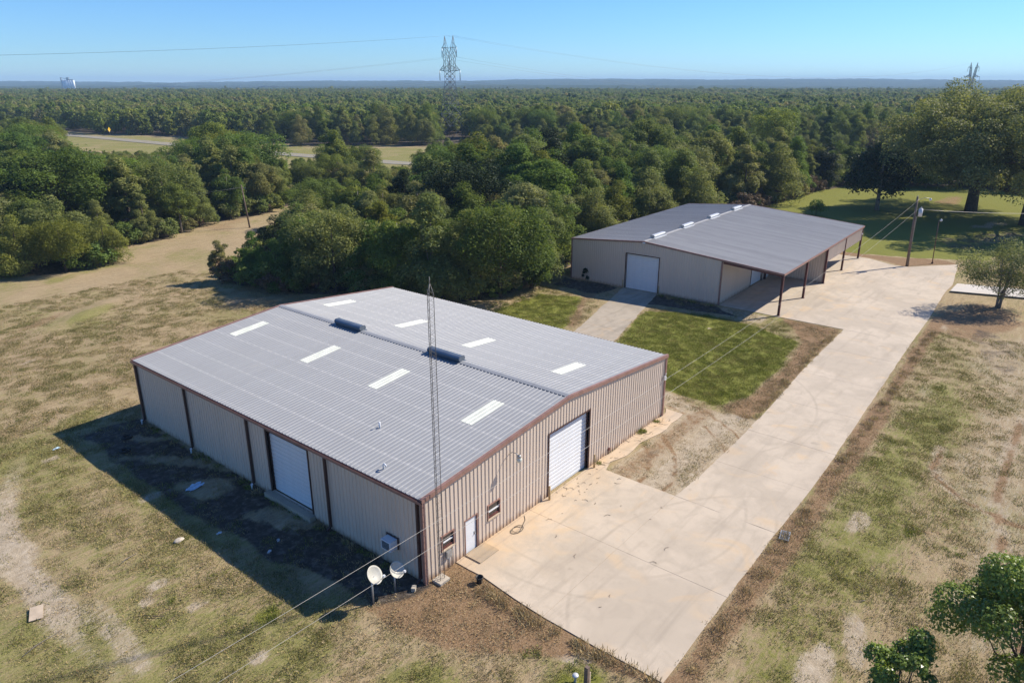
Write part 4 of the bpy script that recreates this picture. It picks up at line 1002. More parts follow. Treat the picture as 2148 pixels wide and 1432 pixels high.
MB().lathe([(0.0, 0.2), (0.1, 0.16), (0.18, 0.0), (0.1, -0.14), (0.0, -0.16)], 12, (-0.1, -0.05, 6.1)).build('lamp_head', M['vent_light'], lpst)
MB().box(-0.12, 0.12, -0.12, 0.12, 0, 0.22).build('footing', M['trim_dark'], lpst)

def cable(name, pts, r, mat, lab, group, n=5):
    o = MB().path(pts, r, n).build(name, mat); return tag(o, lab, 'cable', group)
xs = np.linspace(89.3, -60, 40)
cable('overhead_cable', [(float(t), -4.0 + 0.0 * t, 6.68 + 0.00052 * (t - 17.5) ** 2 + 0.0) for t in xs], 0.008, M['wire'], 'upper pale cable running from the utility pole across the driveway', 'cables from the utility pole')
cable('overhead_cable', [(float(t), -4.0, 5.55 + 0.0005 * (t - 20) ** 2) for t in xs], 0.008, M['wire'], 'lower pale cable running from the utility pole across the driveway', 'cables from the utility pole')
cable('service_cable', [(89.5 + t * 40, -4.0 - t * 26, 7.9 - 2.2 * t - 3 * t * (1 - t)) for t in np.linspace(0, 1, 16)], 0.02, M['wire'], 'pale service cable running right from the transformer over the lawn', None)

dp = thing('wooden_pole', 'slim leaning wooden pole standing where the mown path enters the woods', 'utility pole', (48.2, 92.3, 0))
MB().path([(0, 0, -0.2), (-0.45, 0.35, 7.4)], [0.15, 0.10], 10).build('shaft', M['wood'], dp)
MB().tube((-0.4, 0.3, 6.9), (-0.2, -0.5, 6.9), 0.04).build('bracket', M['galv'], dp)
cable('line_cable', [(47.8 - 60 * t, 92.6 + 22 * t, 7.0 - 4 * t * (1 - t) * 1.2 - 0.6 * t) for t in np.linspace(0, 1, 14)], 0.02, M['wire_dark'], 'dark cable leading left from the leaning wooden pole in front of trees', None)

# lattice towers
def lattice_tower(x_, y_, rot, lab, r=0.062, fine=True):
    t = thing('transmission_tower', lab, 'pylon', (x_, y_, 0), rot)
    def half(z): return 4.2 - 2.55 * z / 24 if z < 24 else 1.65
    for sx in (-1, 1):
        for sy in (-1, 1):
            MB().path([(sx * half(z), sy * half(z), z) for z in (0, 8, 16, 24, 28.5)], r * 1.35, 5).build('leg', M['lattice'], t)
    mb = MB(); zs = [0, 5.5, 10.5, 15, 18.5, 21.5, 24, 26.3, 28.5]
    for z0, z1 in zip(zs[:-1], zs[1:]):
        for k in range(4):
            c = [(-1, -1), (1, -1), (1, 1), (-1, 1)]; a = c[k]; b = c[(k + 1) % 4]; h0, h1 = half(z0), half(z1)
            mb.beam((a[0] * h0, a[1] * h0, z0), (b[0] * h1, b[1] * h1, z1), r * 1.6, r * 1.6); mb.beam((b[0] * h0, b[1] * h0, z0), (a[0] * h1, a[1] * h1, z1), r * 1.6, r * 1.6)
            mb.beam((a[0] * h1, a[1] * h1, z1), (b[0] * h1, b[1] * h1, z1), r * 1.6, r * 1.6)
    mb.build('body_bracing', M['lattice'], t)
    for s_ in (-1, 1):   # lower arms
        mb = MB()
        for sy in (-1, 1):
            mb.beam((s_ * 1.65, sy * 1.65, 28.5), (s_ * 7.3, 0, 28.9), r * 2, r * 2); mb.beam((s_ * 1.65, sy * 1.65, 31.4), (s_ * 7.3, 0, 28.9), r * 2, r * 2)
            for q in (0.33, 0.66): mb.beam((s_ * (1.65 + 5.65 * q), sy * 1.65 * (1 - q), 28.5 + 0.4 * q), (s_ * (1.65 + 5.65 * q * 0.7), sy * 1.65 * (1 - q * 0.7), 31.4 - 2.5 * q * 0.7), r * 1.6, r * 1.6)
        mb.build('crossarm', M['lattice'], t)
        # K-shaped forked peak
        mb = MB(); zz = [28.5, 31, 33.5, 36, 38.4]
        xc = lambda z: s_ * (1.65 + (z - 28.5) * 0.10); w_ = lambda z: 0.85
        for sx in (-1, 1):
            for sy in (-1, 1):
                mb.path([(xc(z) + sx * w_(z) * (0.9 if z < 38 else 0.7), sy * (1.4 - (z - 28.5) * 0.07), z) for z in zz] + [(xc(42.5), 0, 43.0)], r * 1.2, 4)
        for z0, z1 in zip(zz[:-1], zz[1:]):
            for sy in (-1, 1):
                mb.beam((xc(z0) - w_(z0), sy * 1.3, z0), (xc(z1) + w_(z1), sy * 1.1, z1), r * 1.5, r * 1.5); mb.beam((xc(z0) + w_(z0), sy * 1.3, z0), (xc(z1) - w_(z1), sy * 1.1, z1), r * 1.5, r * 1.5)
            for sx in (-1, 1): mb.beam((xc(z0) + sx * w_(z0), -1.3, z0), (xc(z1) + sx * w_(z1), 1.1, z1), r * 1.5, r * 1.5)
        for sy in (-1, 1):
            mb.beam((xc(38.4) - s_ * 1.0, sy * 0.8, 38.2), (xc(38.4) + s_ * 2.6, 0, 38.2), r * 2, r * 2); mb.beam((xc(38.4), 0, 40.3), (xc(38.4) + s_ * 2.6, 0, 38.2), r * 2, r * 2)
        mb.build('peak', M['lattice'], t)
        MB().tube((s_ * 7.3, 0, 28.8), (s_ * 7.3, 0, 24.6), 0.16, n=6).build('insulator', M['vent_dark'], t)
        MB().tube((s_ * 5.2, 0, 38.1), (s_ * 5.2, 0, 34.2), 0.16, n=6).build('insulator', M['vent_dark'], t)
    return t
T1 = (226.8, 212.5)
t2c = C2W(479, 800); d12 = Vector((t2c[0] - T1[0], t2c[1] - T1[1])).normalized(); T0 = (T1[0] - d12.x * 707, T1[1] - d12.y * 707)
rot_t = math.atan2(d12.y, d12.x) + math.pi / 2
lattice_tower(*T1, rot_t, 'tall steel lattice pylon rising above the woods near the middle')
lattice_tower(*t2c, rot_t, 'distant steel lattice pylon whose twin tips show above the right-hand oak', 0.14)
def span(A, B, off, z, sag, k, lab):
    dx = Vector((math.cos(rot_t), math.sin(rot_t))) * off
    pts = [(A[0] + (B[0] - A[0]) * t + dx.x, A[1] + (B[1] - A[1]) * t + dx.y, z - 4 * sag * t * (1 - t)) for t in np.linspace(0, k, 30)]
    cable('power_line', pts, 0.024, M['wire_dark'], lab, 'power lines on the pylons', 4)
for off, z, sg, a in ((-1.9, 43, 16, 'shield wire off the left peak'), (1.9, 43, 16, 'shield wire off the right peak'), (-5.2, 34.2, 19, 'conductor off the upper left arm'), (5.2, 34.2, 19, 'conductor off the upper right arm'), (7.3, 24.6, 15.5, 'conductor off the lower right arm'), (-7.3, 24.6, 15.5, 'conductor off the lower left arm')):
    span(T1, t2c, off, z, sg, 1.0, 'thin ' + a + ', right of the tall pylon')
    span(T1, T0, off, z, sg if z > 30 else 13.5, 0.36, 'thin ' + a + ', left of the tall pylon')

# warning sign, silo
sg = thing('warning_sign', 'small yellow diamond road sign beside the highway on the far left', 'sign', (137.5, 352.5, 0), R(-142))
MB().tube((0, 0, 0), (0, 0, 2.6), 0.06, n=6).build('post', M['galv'], sg)
MB().prism([(0, 1.5), (1.15, 2.65), (0, 3.8), (-1.15, 2.65)], -0.03, 0.03, 'y').build('sign_plate', M['sign'], sg)
MB().prism([(-0.12, 2.2), (0.12, 2.2), (0.12, 2.8), (0.35, 2.8), (0, 3.2), (-0.35, 2.8), (-0.12, 2.8)], 0.032, 0.04, 'y').build('arrow_print', M['black'], sg)
sl = C2W(*[(145 - 1074) / 1513 * 0.945 * 2500, 2500]); 
silo = thing('grain_elevator', 'white concrete grain silos on the far left horizon', 'silo', (sl[0], sl[1], 0), math.atan2(FX.y, FX.x))
for i in range(4): MB().tube((-1 + i * 7.0, 0, 0), (-1 + i * 7.0, 0, 29), 3.6, n=16).build('silo', M['silo'], silo)
for i in range(2): MB().tube((-14 + i * 6, 2, 0), (-14 + i * 6, 2, 30), 2.9, n=16).build('silo', M['silo'], silo)
MB().box(-1, 7, -2, 3, 29, 38).box(5, 20, -1.5, 1.5, 29, 32).build('headhouse', M['galv'], silo)
MB().box(-21, -18, 0, 3, 0, 38).beam((-19.5, 1, 37), (2, 0, 33), 1.4, 1.4).build('elevator_leg', M['galv'], silo)

# ------------------------------------------------------------------ trees
def leaf_quads(rng, clumps, n, size, flat=0.62, up=0.62, spike=0.5):
    """clumps: (cx,cy,cz,r) rows; returns quads (n,4,3) and a 0..1 variation per leaf"""
    cl = np.array(clumps); w = cl[:, 3] ** 2; w = w / w.sum()
    k = rng.choice(len(cl), n, p=w)
    d = rng.normal(size=(n, 3)); d /= np.linalg.norm(d, axis=1)[:, None]
    fl = (d[:, 2] < -0.2) & (rng.rand(n) < 0.6); d[fl, 2] *= -1
    rad = cl[k, 3] * (0.62 + 0.46 * np.sqrt(rng.rand(n)) + spike * (rng.rand(n) ** 7))
    c = cl[k, :3] + d * rad[:, None] * np.array([1, 1, 0.82])
    nrm = d * 0.75 + rng.normal(size=(n, 3)) * 0.55; nrm[:, 2] += up
    nrm /= np.linalg.norm(nrm, axis=1)[:, None]
    t = rng.normal(size=(n, 3)); t -= nrm * (t * nrm).sum(1)[:, None]; t /= np.linalg.norm(t, axis=1)[:, None]
    b = np.cross(nrm, t)
    s_ = size * (0.55 + 0.9 * rng.rand(n)); t *= s_[:, None]; b *= (s_ * flat)[:, None]
    fold = nrm * (s_ * 0.18)[:, None]
    q = np.stack([c - t * 0.5, c - b * 0.5 + fold, c + t * 0.5, c + b * 0.5 + fold], 1)
    cv = rng.rand(len(cl))[k]
    return q, np.clip(0.55 * rng.rand(n) + 0.45 * cv, 0, 1)

def crown_clumps(rng, Rr, z0, z1, n, shape='round', spread=0.92, cmin=0.26, cmax=0.42):
    """clump centres filling a crown from height z0 to z1, radius Rr"""
    out = []; zc = (z0 + z1) / 2; hz_ = (z1 - z0) / 2
    lop = rng.rand(3) * 6.28
    if shape == 'multi':   # several leaders of different height, each a tapering, ragged plume
        nl = rng.randint(3, 6); heads = []
        for j in range(nl):
            a = 6.28 * (j + rng.rand() * 0.7) / nl; rr = Rr * rng.uniform(0.22, 0.52) * (0 if j == 0 else 1)
            heads.append((math.cos(a) * rr, math.sin(a) * rr, z1 * (1.0 if j == 0 else rng.uniform(0.62, 0.92))))
        for i in range(n):
            hx, hy, ht = heads[rng.randint(nl)]; t = rng.rand() ** 0.8
            z = z0 + (ht - z0) * t; w = Rr * 0.62 * (1.0 - t) ** 0.55 * (0.45 + 0.55 * min(1, t / 0.25)) ; a = rng.rand() * 6.28; f = rng.uniform(0.35, 1.0) * w
            out.append((hx + math.cos(a) * f, hy + math.sin(a) * f, z, Rr * rng.uniform(cmin, cmax) * (1.0 - 0.35 * t)))
        return out
    for i in range(n):
        for _ in range(20):
            u = rng.normal(size=3); u /= np.linalg.norm(u); 
            if u[2] < -0.75: continue
            f = rng.uniform(0.55, spread); a = math.atan2(u[1], u[0])
            k = 1 + 0.18 * math.sin(2 * a + lop[0]) + 0.12 * math.sin(3 * a + lop[1])
            if shape == 'cone': k *= 1.15 - 0.55 * (u[2] * f + 1) / 2
            if shape == 'vase': k *= 0.65 + 0.45 * (u[2] * f + 1) / 2
            p = (u[0] * Rr * f * k, u[1] * Rr * f * k, zc + u[2] * hz_ * f * (0.82 + 0.36 * rng.rand()))
            break
        r_ = Rr * rng.uniform(cmin, cmax) * (1.0 if shape != 'cone' else 0.85)
        out.append((*p, min(r_, hz_ * 0.6)))
    return out

def trunk_mesh(rng, H, clumps, r0, n_limbs, mat, forks=1, clear=0.25, name='trunk'):
    mb = MB()
    for f_ in range(forks):
        lean = rng.uniform(-0.5, 0.5, 2) * (0.3 if forks == 1 else 2.2) * H / 10
        pts = [(0.12 * f_, 0, -0.3), (lean[0] * 0.25 + 0.08 * f_, lean[1] * 0.25, H * 0.25), (lean[0] * 0.6, lean[1] * 0.6, H * 0.5), (lean[0], lean[1], H * 0.80)]
        rr = r0 / math.sqrt(forks)
        mb.path(pts, [rr * 1.45, rr, rr * 0.72, rr * 0.22], 8 if r0 > 0.2 else 6)
        sel = rng.permutation(len(clumps))[:n_limbs]
        for i in sel:
            c = clumps[i]; zb = H * rng.uniform(clear, 0.6); t = zb / (H * 0.8); t = min(t, 0.95)
            s0 = Vector((lean[0] * t, lean[1] * t, zb)); e = Vector(c[:3])
            if e.z < zb + 0.2: e.z = zb + 0.3
            mid = s0.lerp(e, 0.5) + Vector((0, 0, -0.06 * H))
            mb.path([s0, mid, e], [rr * 0.42, rr * 0.26, rr * 0.08], 5)
    return MB.fix(mb, mb.mesh(name, mat))

def proto(seed, H, Rr, z0, n_clump, n_leaf, size, mat, bark='bark', shape='round', r0=0.16, forks=1, limbs=6, cmin=0.26, cmax=0.42, spread=0.92, clear=0.25):
    rng = np.random.RandomState(seed)
    cl = crown_clumps(rng, Rr, z0, H - Rr * 0.10, n_clump, shape, spread, cmin, cmax)
    q, var = leaf_quads(rng, cl, n_leaf, size, spike=0.5 if n_leaf < 30000 else 0.2)
    q[:, :, 2] = np.maximum(q[:, :, 2], 0.03)
    return quads_mesh('crown', q, mat, var), trunk_mesh(rng, H, cl, r0, limbs, M[bark], forks, clear)

# prototypes 10 m high, crowns reaching low (wood edge) or lifted
PR = []
for i, (Hh, Rr, z0, shp, nc) in enumerate([(10, 3.9, 1.2, 'multi', 40), (10, 3.2, 0.8, 'multi', 36), (10, 4.2, 2.0, 'round', 40), (10, 3.8, 1.6, 'multi', 38), (10, 2.8, 0.6, 'cone', 30), (10, 4.3, 1.0, 'multi', 44), (10, 3.4, 2.6, 'vase', 28), (10, 4.4, 0.5, 'multi', 48)]):
    PR.append(proto(100 + i, Hh, Rr * 1.08, z0, int(nc * 1.8), 21000, 0.205, M['leaf'], 'bark_pale' if i % 3 == 0 else 'bark', shp, cmin=0.17, cmax=0.32))
FAR = []
for i in range(6):
    rng = np.random.RandomState(300 + i)
    cl = crown_clumps(rng, 4.4 - 0.3 * (i % 3), 1.0, 9.8, 38, ('multi', 'round', 'multi', 'cone', 'multi', 'vase')[i], 0.95, 0.18, 0.34)
    q, var = leaf_quads(rng, cl, 1300, 0.8)
    FAR.append(quads_mesh('far_tree', q, M['leaf_far'], var))

def add_tree(name, x_, y_, s_, me_pair, rotz, label, cat='tree', group=None, mat=None, sxy=1.0):
    o = thing(name, label, cat, (x_, y_, 0), rotz, group); o.scale = (s_ * sxy, s_ * sxy, s_)
    t = link('trunk', me_pair[1], o); c = link('crown', me_pair[0], o)
    if mat is not None:
        c.material_slots[0].link = 'OBJECT'; c.material_slots[0].material = mat
    return o

# candidate positions of woodland trees, in the camera's ground frame
def wood_field():
    pts = []
    rng = np.random.RandomState(5)
    Y = 70.0
    while Y < 1500:
        sp = 6.4 if Y < 180 else 7.0 if Y < 300 else 8.5 if Y < 600 else 10.5
        n = int(2 * (0.82 * Y + 25) / sp)
        Xs = (np.arange(n) - n / 2) * sp + rng.uniform(-0.42, 0.42, n) * sp
        Ys = Y + rng.uniform(-0.45, 0.45, n) * sp
        pts.append(np.stack([Xs, Ys], -1)); Y += sp * 0.92
    P = np.concatenate(pts)
    X, Y_ = P[:, 0], P[:, 1]
    wx = CAM.x + X * FX.x + Y_ * FY.x; wy = CAM.y + X * FX.y + Y_ * FY.y
    keep = (sdf(X, Y_, OPEN_C) > 1.6) & (sdf(wx, wy, STRIP) > 2.0) & (np.sqrt(((X - MEADOW_C[0]) / MEADOW_C[2]) ** 2 + ((Y_ - MEADOW_C[1]) / MEADOW_C[3]) ** 2) > 1.0)
    keep &= np.hypot(wx - T1[0], wy - T1[1]) > 5
    return X[keep], Y_[keep], wx[keep], wy[keep]
FXs, FYs, FWX, FWY = wood_field()
rng = np.random.RandomState(9)
# hand-placed wood-edge trees: cam-frame x, y, height, prototype, material, label
EDGE = [
 (-37.0, 89.6, 5.2, 4, 'leaf', 'low pale bush at the left tip of the wood behind the workshop'),
 (-32.6, 89.5, 6.6, 1, 'leaf_bright', 'bushy fresh green tree second from the left tip of that wood'),
 (-28.8, 86.2, 6.2, 7, 'leaf_bright', 'low fresh green bush casting long shadows beside the mown field'),
 (-26.0, 87.5, 8.6, 0, 'leaf_bright', 'rounded fresh green tree behind the workshop\'s far roof corner on its left'),
 (-21.5, 85.0, 10.2, 2, 'leaf', 'broad olive tree behind the far end of the workshop ridge'),
 (-17.3, 85.6, 8.8, 5, 'leaf_bright', 'green tree just left of the workshop\'s far roof corner'),
 (-13.4, 83.0, 11.0, 3, 'leaf', 'tall tree directly behind the workshop\'s far roof corner'),
 (-9.4, 81.8, 12.2, 0, 'leaf', 'tall olive tree left of the mast tip'),
 (-5.0, 82.0, 10.4, 7, 'leaf', 'bushy tree behind the tip of the radio mast'),
 (-1.4, 82.4, 11.4, 2, 'leaf', 'broad tree right of the radio mast tip'),
 (2.4, 86.4, 10.2, 1, 'leaf', 'conical tree at the grass left of the shed drive'),
 (4.4, 91.5, 9.4, 5, 'leaf', 'tree close to the left front corner of the shed'),
 (5.6, 97.0, 10.4, 7, 'leaf', 'dense tree touching the left wall of the shed'),
 (-64.5, 92.5, 8.0, 7, 'leaf', 'dense olive tree at the left picture edge beside the field'),
 (-60.0, 94.6, 7.2, 2, 'leaf_yellow', 'spreading yellow-green bush at the field edge on the left'),
 (-57.0, 99.5, 6.6, 7, 'leaf', 'rounded bush where the field edge turns back'),
 (-62.5, 108.5, 7.4, 0, 'leaf', 'dark tree in the notch of the left wood'),
 (-58.6, 114.5, 7.6, 1, 'leaf', 'shaggy grey-green tree beside the mown path'),
 (-55.8, 121.0, 8.4, 6, 'leaf', 'tree halfway along the mown path on its left'),
 (-55.4, 128.0, 8.8, 0, 'leaf', 'tree left of the slim leaning wooden pole'),
 (-52.6, 135.0, 9.6, 3, 'leaf', 'thin-trunked tree behind the slim leaning wooden pole'),
 (-48.8, 142.0, 9.4, 6, 'leaf', 'thin-trunked tree at the end of the mown path'),
 (-35.5, 113.0, 5.6, 7, 'leaf_bright', 'low green bush on the right side of the mown path'),
 (-34.5, 128.0, 8.5, 2, 'leaf', 'broad tree on the right side of the mown path'),
]
used = []
for (X_, Y_, h, k, mt, lab) in EDGE:
    wx, wy = C2W(X_, Y_); used.append((X_, Y_))
    add_tree('woodland_tree', wx, wy, h / 10, PR[k], rng.rand() * 6.28, lab, mat=M[mt] if mt != 'leaf' else None, sxy=1.0 + 0.12 * rng.rand(), group='trees along the edge of the woods')
usedA = np.array(used)
dmin = np.min(np.hypot(FXs[:, None] - usedA[None, :, 0], FYs[:, None] - usedA[None, :, 1]), 1)
ok = dmin > 3.6
FXs, FYs, FWX, FWY = FXs[ok], FYs[ok], FWX[ok], FWY[ok]
# height field of the woods: tall and low stands
Hn = fbm(FWX * 0.03, FWY * 0.03, 61, 3)
hh = 8.3 + 6.4 * Hn + rng.uniform(-3.2, 3.8, len(FXs))
edge_d = sdf(FXs, FYs, OPEN_C); hh *= 0.80 + 0.20 * np.clip(edge_d / 12, 0, 1)
left = FXs < -45 * FYs / 130
hh = np.where(left & (FYs < 230), hh * 0.93, hh)
hh = np.where(FYs > 330, 9.5 + 3.0 * Hn + rng.uniform(-1.2, 1.4, len(hh)), hh)
low = (sdf(FWX, FWY, STRIP) < 22) & (FYs < 300); hh = np.where(low, hh * 0.72, hh)
hh = np.where((FXs > -45) & (FYs < 170), hh * (0.62 + 0.38 * np.clip((FXs + 37) / 17, 0, 1)), hh)
# growth in front of the highway stays low where the road shows
for r0_, r1_, yv in ((-0.60, -0.435, 282.0), (-0.35, -0.255, 256.0), (-0.185, -0.130, 232.0), (-0.105, -0.058, 352.0)):
    rt_ = FXs / FYs; w_in = (rt_ > r0_) & (rt_ < r1_) & (FYs < 360) & (sdf(FWX, FWY, STRIP) > 0) & ((FWX < 150) | (r1_ > -0.1))
    hh = np.where(w_in & (FYs < yv + 30), np.minimum(hh, 24.0 * (1 - FYs / yv) * 0.90), hh)
kp = hh > 2.2
FXs, FYs, FWX, FWY, hh, edge_d = FXs[kp], FYs[kp], FWX[kp], FWY[kp], hh[kp], edge_d[kp]; Hn = Hn[kp]
# emergent oaks
emg = (rng.rand(len(hh)) < 0.012) & (FYs > 160); hh = np.where(emg, hh * 1.22, hh)
view = np.abs(FXs) / FYs < 0.78
kinds = rng.randint(0, 8, len(hh))
order = np.argsort(np.where(view, FYs / hh, 1e9))
NEAR = order[:262]
isnear = np.zeros(len(hh), bool); isnear[NEAR] = True
SHAPE = ['many-topped', 'pointed', 'broad round', 'upright', 'narrow', 'ragged', 'high-crowned', 'bushy']
MT = ['leaf', 'leaf', 'leaf', 'leaf', 'leaf', 'leaf', 'leaf', 'leaf_bright', 'leaf', 'leaf_oak', 'leaf', 'leaf_bright', 'leaf', 'leaf_oak', 'leaf_yellow', 'leaf_dark', 'leaf']
MN = {'leaf': 'mixed green', 'leaf_bright': 'fresh green', 'leaf_oak': 'grey-green', 'leaf_yellow': 'yellow-green', 'leaf_dark': 'dark green'}
NEARLAB = []
for j in NEAR:
    X_, Y_ = FXs[j], FYs[j]
    if X_ < -45 * Y_ / 130: zone = 'left wood'
    elif X_ > 55: zone = 'wood behind the oak lawn'
    elif X_ > 5: zone = 'wood behind the shed'
    else: zone = 'wood behind the workshop'
    mt = MT[rng.randint(len(MT))]
    row = 'front' if edge_d[j] < 7 else 'middle' if edge_d[j] < 22 else 'back'
    o = add_tree('woodland_tree', FWX[j], FWY[j], hh[j] / 10, PR[kinds[j]], rng.rand() * 6.28, 'x', group='trees in the ' + zone, mat=M[mt] if mt != 'leaf' else None, sxy=1.02 + 0.34 * rng.rand())
    NEARLAB.append((SHAPE[kinds[j]] + ' ' + MN[mt], row, zone, X_ / Y_, o))
ORD = ['leftmost', 'second', 'third', 'fourth', 'fifth', 'sixth', 'seventh', 'eighth', 'ninth', 'tenth', 'eleventh', 'twelfth', 'thirteenth', 'fourteenth', 'fifteenth', 'sixteenth']
NUM = ['', 'one', 'two', 'three', 'four', 'five', 'six', 'seven', 'eight', 'nine', 'ten', 'eleven', 'twelve', 'thirteen', 'fourteen', 'fifteen', 'sixteen']
sets = {}
for e in NEARLAB: sets.setdefault(e[:3], []).append(e)
for (look, row, zone), es in sets.items():
    es.sort(key=lambda e: e[3]); n = len(es)
    for i, e in enumerate(es):
        if n == 1: e[4]['label'] = '%s tree at the %s of the %s' % (look, row, zone)
        else: e[4]['label'] = '%s of %s %s trees, %s %s' % (ORD[i] if i == 0 else (ORD[i] + ' from left'), NUM[n], look, row, zone)

# the rest of the forest: one object, geometry-node copies
def scatter(name, P, rot, scl, kind, meshes, kindprop='stuff', label=None):
    me = bpy.data.meshes.new(name); n = len(P)
    me.vertices.add(n); me.vertices.foreach_set('co', P.astype(np.float32).ravel())
    for nm, arr, ty in (('rot', rot, 'FLOAT'), ('scl', scl, 'FLOAT'), ('pick', kind, 'INT')):
        a = me.attributes.new(nm, ty, 'POINT'); a.data.foreach_set('value', arr.astype(np.float32 if ty == 'FLOAT' else np.int32))
    o = link(name, me)
    ng = bpy.data.node_groups.new(name + '_scatter', 'GeometryNodeTree')
    ng.interface.new_socket('Geometry', in_out='INPUT', socket_type='NodeSocketGeometry'); ng.interface.new_socket('Geometry', in_out='OUTPUT', socket_type='NodeSocketGeometry')
    gi = ng.nodes.new('NodeGroupInput'); go = ng.nodes.new('NodeGroupOutput'); jn = ng.nodes.new('GeometryNodeJoinGeometry')
    def attr(nm, ty):
        a = ng.nodes.new('GeometryNodeInputNamedAttribute'); a.data_type = ty; a.inputs[0].default_value = nm
        return [s for s in a.outputs if s.enabled and s.name == 'Attribute'][0]
    rt = attr('rot', 'FLOAT'); sc = attr('scl', 'FLOAT'); pk = attr('pick', 'INT')
    cx = ng.nodes.new('ShaderNodeCombineXYZ'); ng.links.new(rt, cx.inputs[2])
    for k, m_ in enumerate(meshes):
        src = bpy.data.objects.new(m_.name + '_source', m_)
        oi = ng.nodes.new('GeometryNodeObjectInfo'); oi.inputs[0].default_value = src; oi.inputs['As Instance'].default_value = True
        cp = ng.nodes.new('FunctionNodeCompare'); cp.data_type = 'INT'; cp.operation = 'EQUAL'
        ia = [s for s in cp.inputs if s.enabled]; ng.links.new(pk, ia[0]); ia[1].default_value = k
        ip = ng.nodes.new('GeometryNodeInstanceOnPoints')
        ng.links.new(gi.outputs[0], ip.inputs['Points']); ng.links.new(cp.outputs[0], ip.inputs['Selection']); ng.links.new(oi.outputs['Geometry'], ip.inputs['Instance'])
        ng.links.new(cx.outputs[0], ip.inputs['Rotation']); ng.links.new(sc, ip.inputs['Scale']); ng.links.new(ip.outputs[0], jn.inputs[0])
    ng.links.new(jn.outputs[0], go.inputs[0])
    md = o.modifiers.new('scatter', 'NODES'); md.node_group = ng
    return tag(o, label, None, None, kindprop)
vis = (np.abs(FXs) / FYs < 0.80) & ~isnear
mid = vis & (FYs < 330); far = vis & (FYs >= 330)
P = np.stack([FWX, FWY, np.zeros_like(FWX)], -1)
FARMID = [p[0] for p in PR]
scatter('woodland', P[mid], rng.rand(mid.sum()) * 6.28, hh[mid] / 10, kinds[mid], FARMID)
scatter('distant_woodland', P[far], rng.rand(far.sum()) * 6.28, hh[far] / 10 * 1.08, kinds[far] % 6, FAR)
# understorey that closes the wood edges
ux = []; 
rngu = np.random.RandomState(21)
cand = rngu.uniform([-110, 76], [95, 190], (9000, 2))
de = sdf(cand[:, 0], cand[:, 1], OPEN_C); sel = (de > 0.5) & (de < 7) & (np.abs(cand[:, 0]) / cand[:, 1] < 0.8)
cand = cand[sel][:520]
SHR = []
for i in range(4):
    rg = np.random.RandomState(500 + i); cl = crown_clumps(rg, 1.5, 0.0, 2.4, 12); q, var = leaf_quads(rg, cl, 1500, 0.24); q[:, :, 2] = np.maximum(q[:, :, 2], 0.02)
    SHR.append(quads_mesh('undergrowth_bush', q, M['leaf_brown'] if i == 3 else M['leaf'], var))
cw = np.array([C2W(a, b) for a, b in cand]); 
scatter('undergrowth', np.stack([cw[:, 0], cw[:, 1], np.zeros(len(cw))], -1), rngu.rand(len(cw)) * 6.28, rngu.uniform(0.6, 1.5, len(cw)), rngu.randint(0, 4, len(cw)), SHR)

# single trees
oakA = proto(900, 25.0, 19.5, 3.0, 260, 100000, 0.36, M['leaf_oak'], 'bark', 'round', 0.85, 1, 20, 0.085, 0.165, 0.96, 0.18)
oakB = proto(905, 24.0, 17.0, 3.5, 210, 80000, 0.36, M['leaf_oak'], 'bark', 'round', 0.80, 1, 18, 0.085, 0.165, 0.96, 0.2)
add_tree('oak_tree', 147.5, -3.4, 1.0, oakA, 0.6, 'huge spreading oak on the lawn, the one with its trunk fully in view')
add_tree('oak_tree', 136.4, -13.4, 1.0, oakB, 2.1, 'large oak cut by the right picture edge behind the lawn')
mag = proto(910, 12.6, 6.4, 2.2, 46, 12000, 0.50, M['leaf_dark'], 'bark_pale', 'round', 0.32, 1, 10, 0.2, 0.32, 0.95, 0.2)
add_tree('magnolia_tree', 137.2, 11.4, 1.0, mag, 0.3, 'very dark round tree with a pale trunk on the lawn', cat='tree')
sm_t = proto(915, 7.5, 4.9, 1.5, 90, 21000, 0.15, M['leaf_oak'], 'bark_pale', 'vase', 0.18, 5, 10, 0.14, 0.24, 0.99, 0.12)
add_tree('small_tree', 74.4, -16.5, 1.0, sm_t, 1.2, 'small multi-stemmed fine-leaved tree beside the raised concrete patio', cat='tree')
sap = proto(920, 3.3, 1.6, 0.3, 22, 2600, 0.20, M['leaf_bright'], 'bark', 'round', 0.05, 3, 4)
add_tree('sapling', 123.5, 19.0, 1.0, sap, 0, 'small round green sapling behind the shed roof', cat='sapling')
cyp = proto(925, 1.9, 0.55, 0.05, 24, 1500, 0.13, M['leaf_dark'], 'bark', 'cone', 0.04, 1, 3)
add_tree('conical_shrub', 55.2, 26.6, 1.0, cyp, 0, 'small dark conical shrub against the shed front wall', cat='shrub')
br1 = proto(930, 7.6, 3.1, 2.2, 40, 34000, 0.125, M['leaf_gloss'], 'bark', 'round', 0.16, 2, 10, 0.16, 0.28, 0.98)
add_tree('broadleaf_tree', 8.2, -24.2, 1.0, br1, 0.4, 'glossy broad-leaved tree filling the lower right corner')
br2 = proto(931, 5.1, 1.25, 1.4, 20, 9500, 0.125, M['leaf_gloss'], 'bark', 'vase', 0.07, 2, 6, 0.2, 0.36, 0.98)
add_tree('broadleaf_tree', 4.7, -20.7, 1.0, br2, 0.9, 'slender glossy-leaved young tree at the bottom edge, left of the corner tree')
eo = proto(940, 19.5, 8.5, 7.0, 40, 14000, 0.45, M['leaf'], 'bark', 'vase', 0.45, 1, 12, 0.2, 0.33, 0.95)
add_tree('oak_tree', 205, 58, 0.9, eo, 1.0, 'tall dark tree with a split crown standing above the wood behind the shed')
dl = proto(941, 12, 5.0, 4.0, 30, 1500, 0.22, M['leaf_brown'], 'bark', 'vase', 0.22, 3, 16, 0.2, 0.34, 0.98)
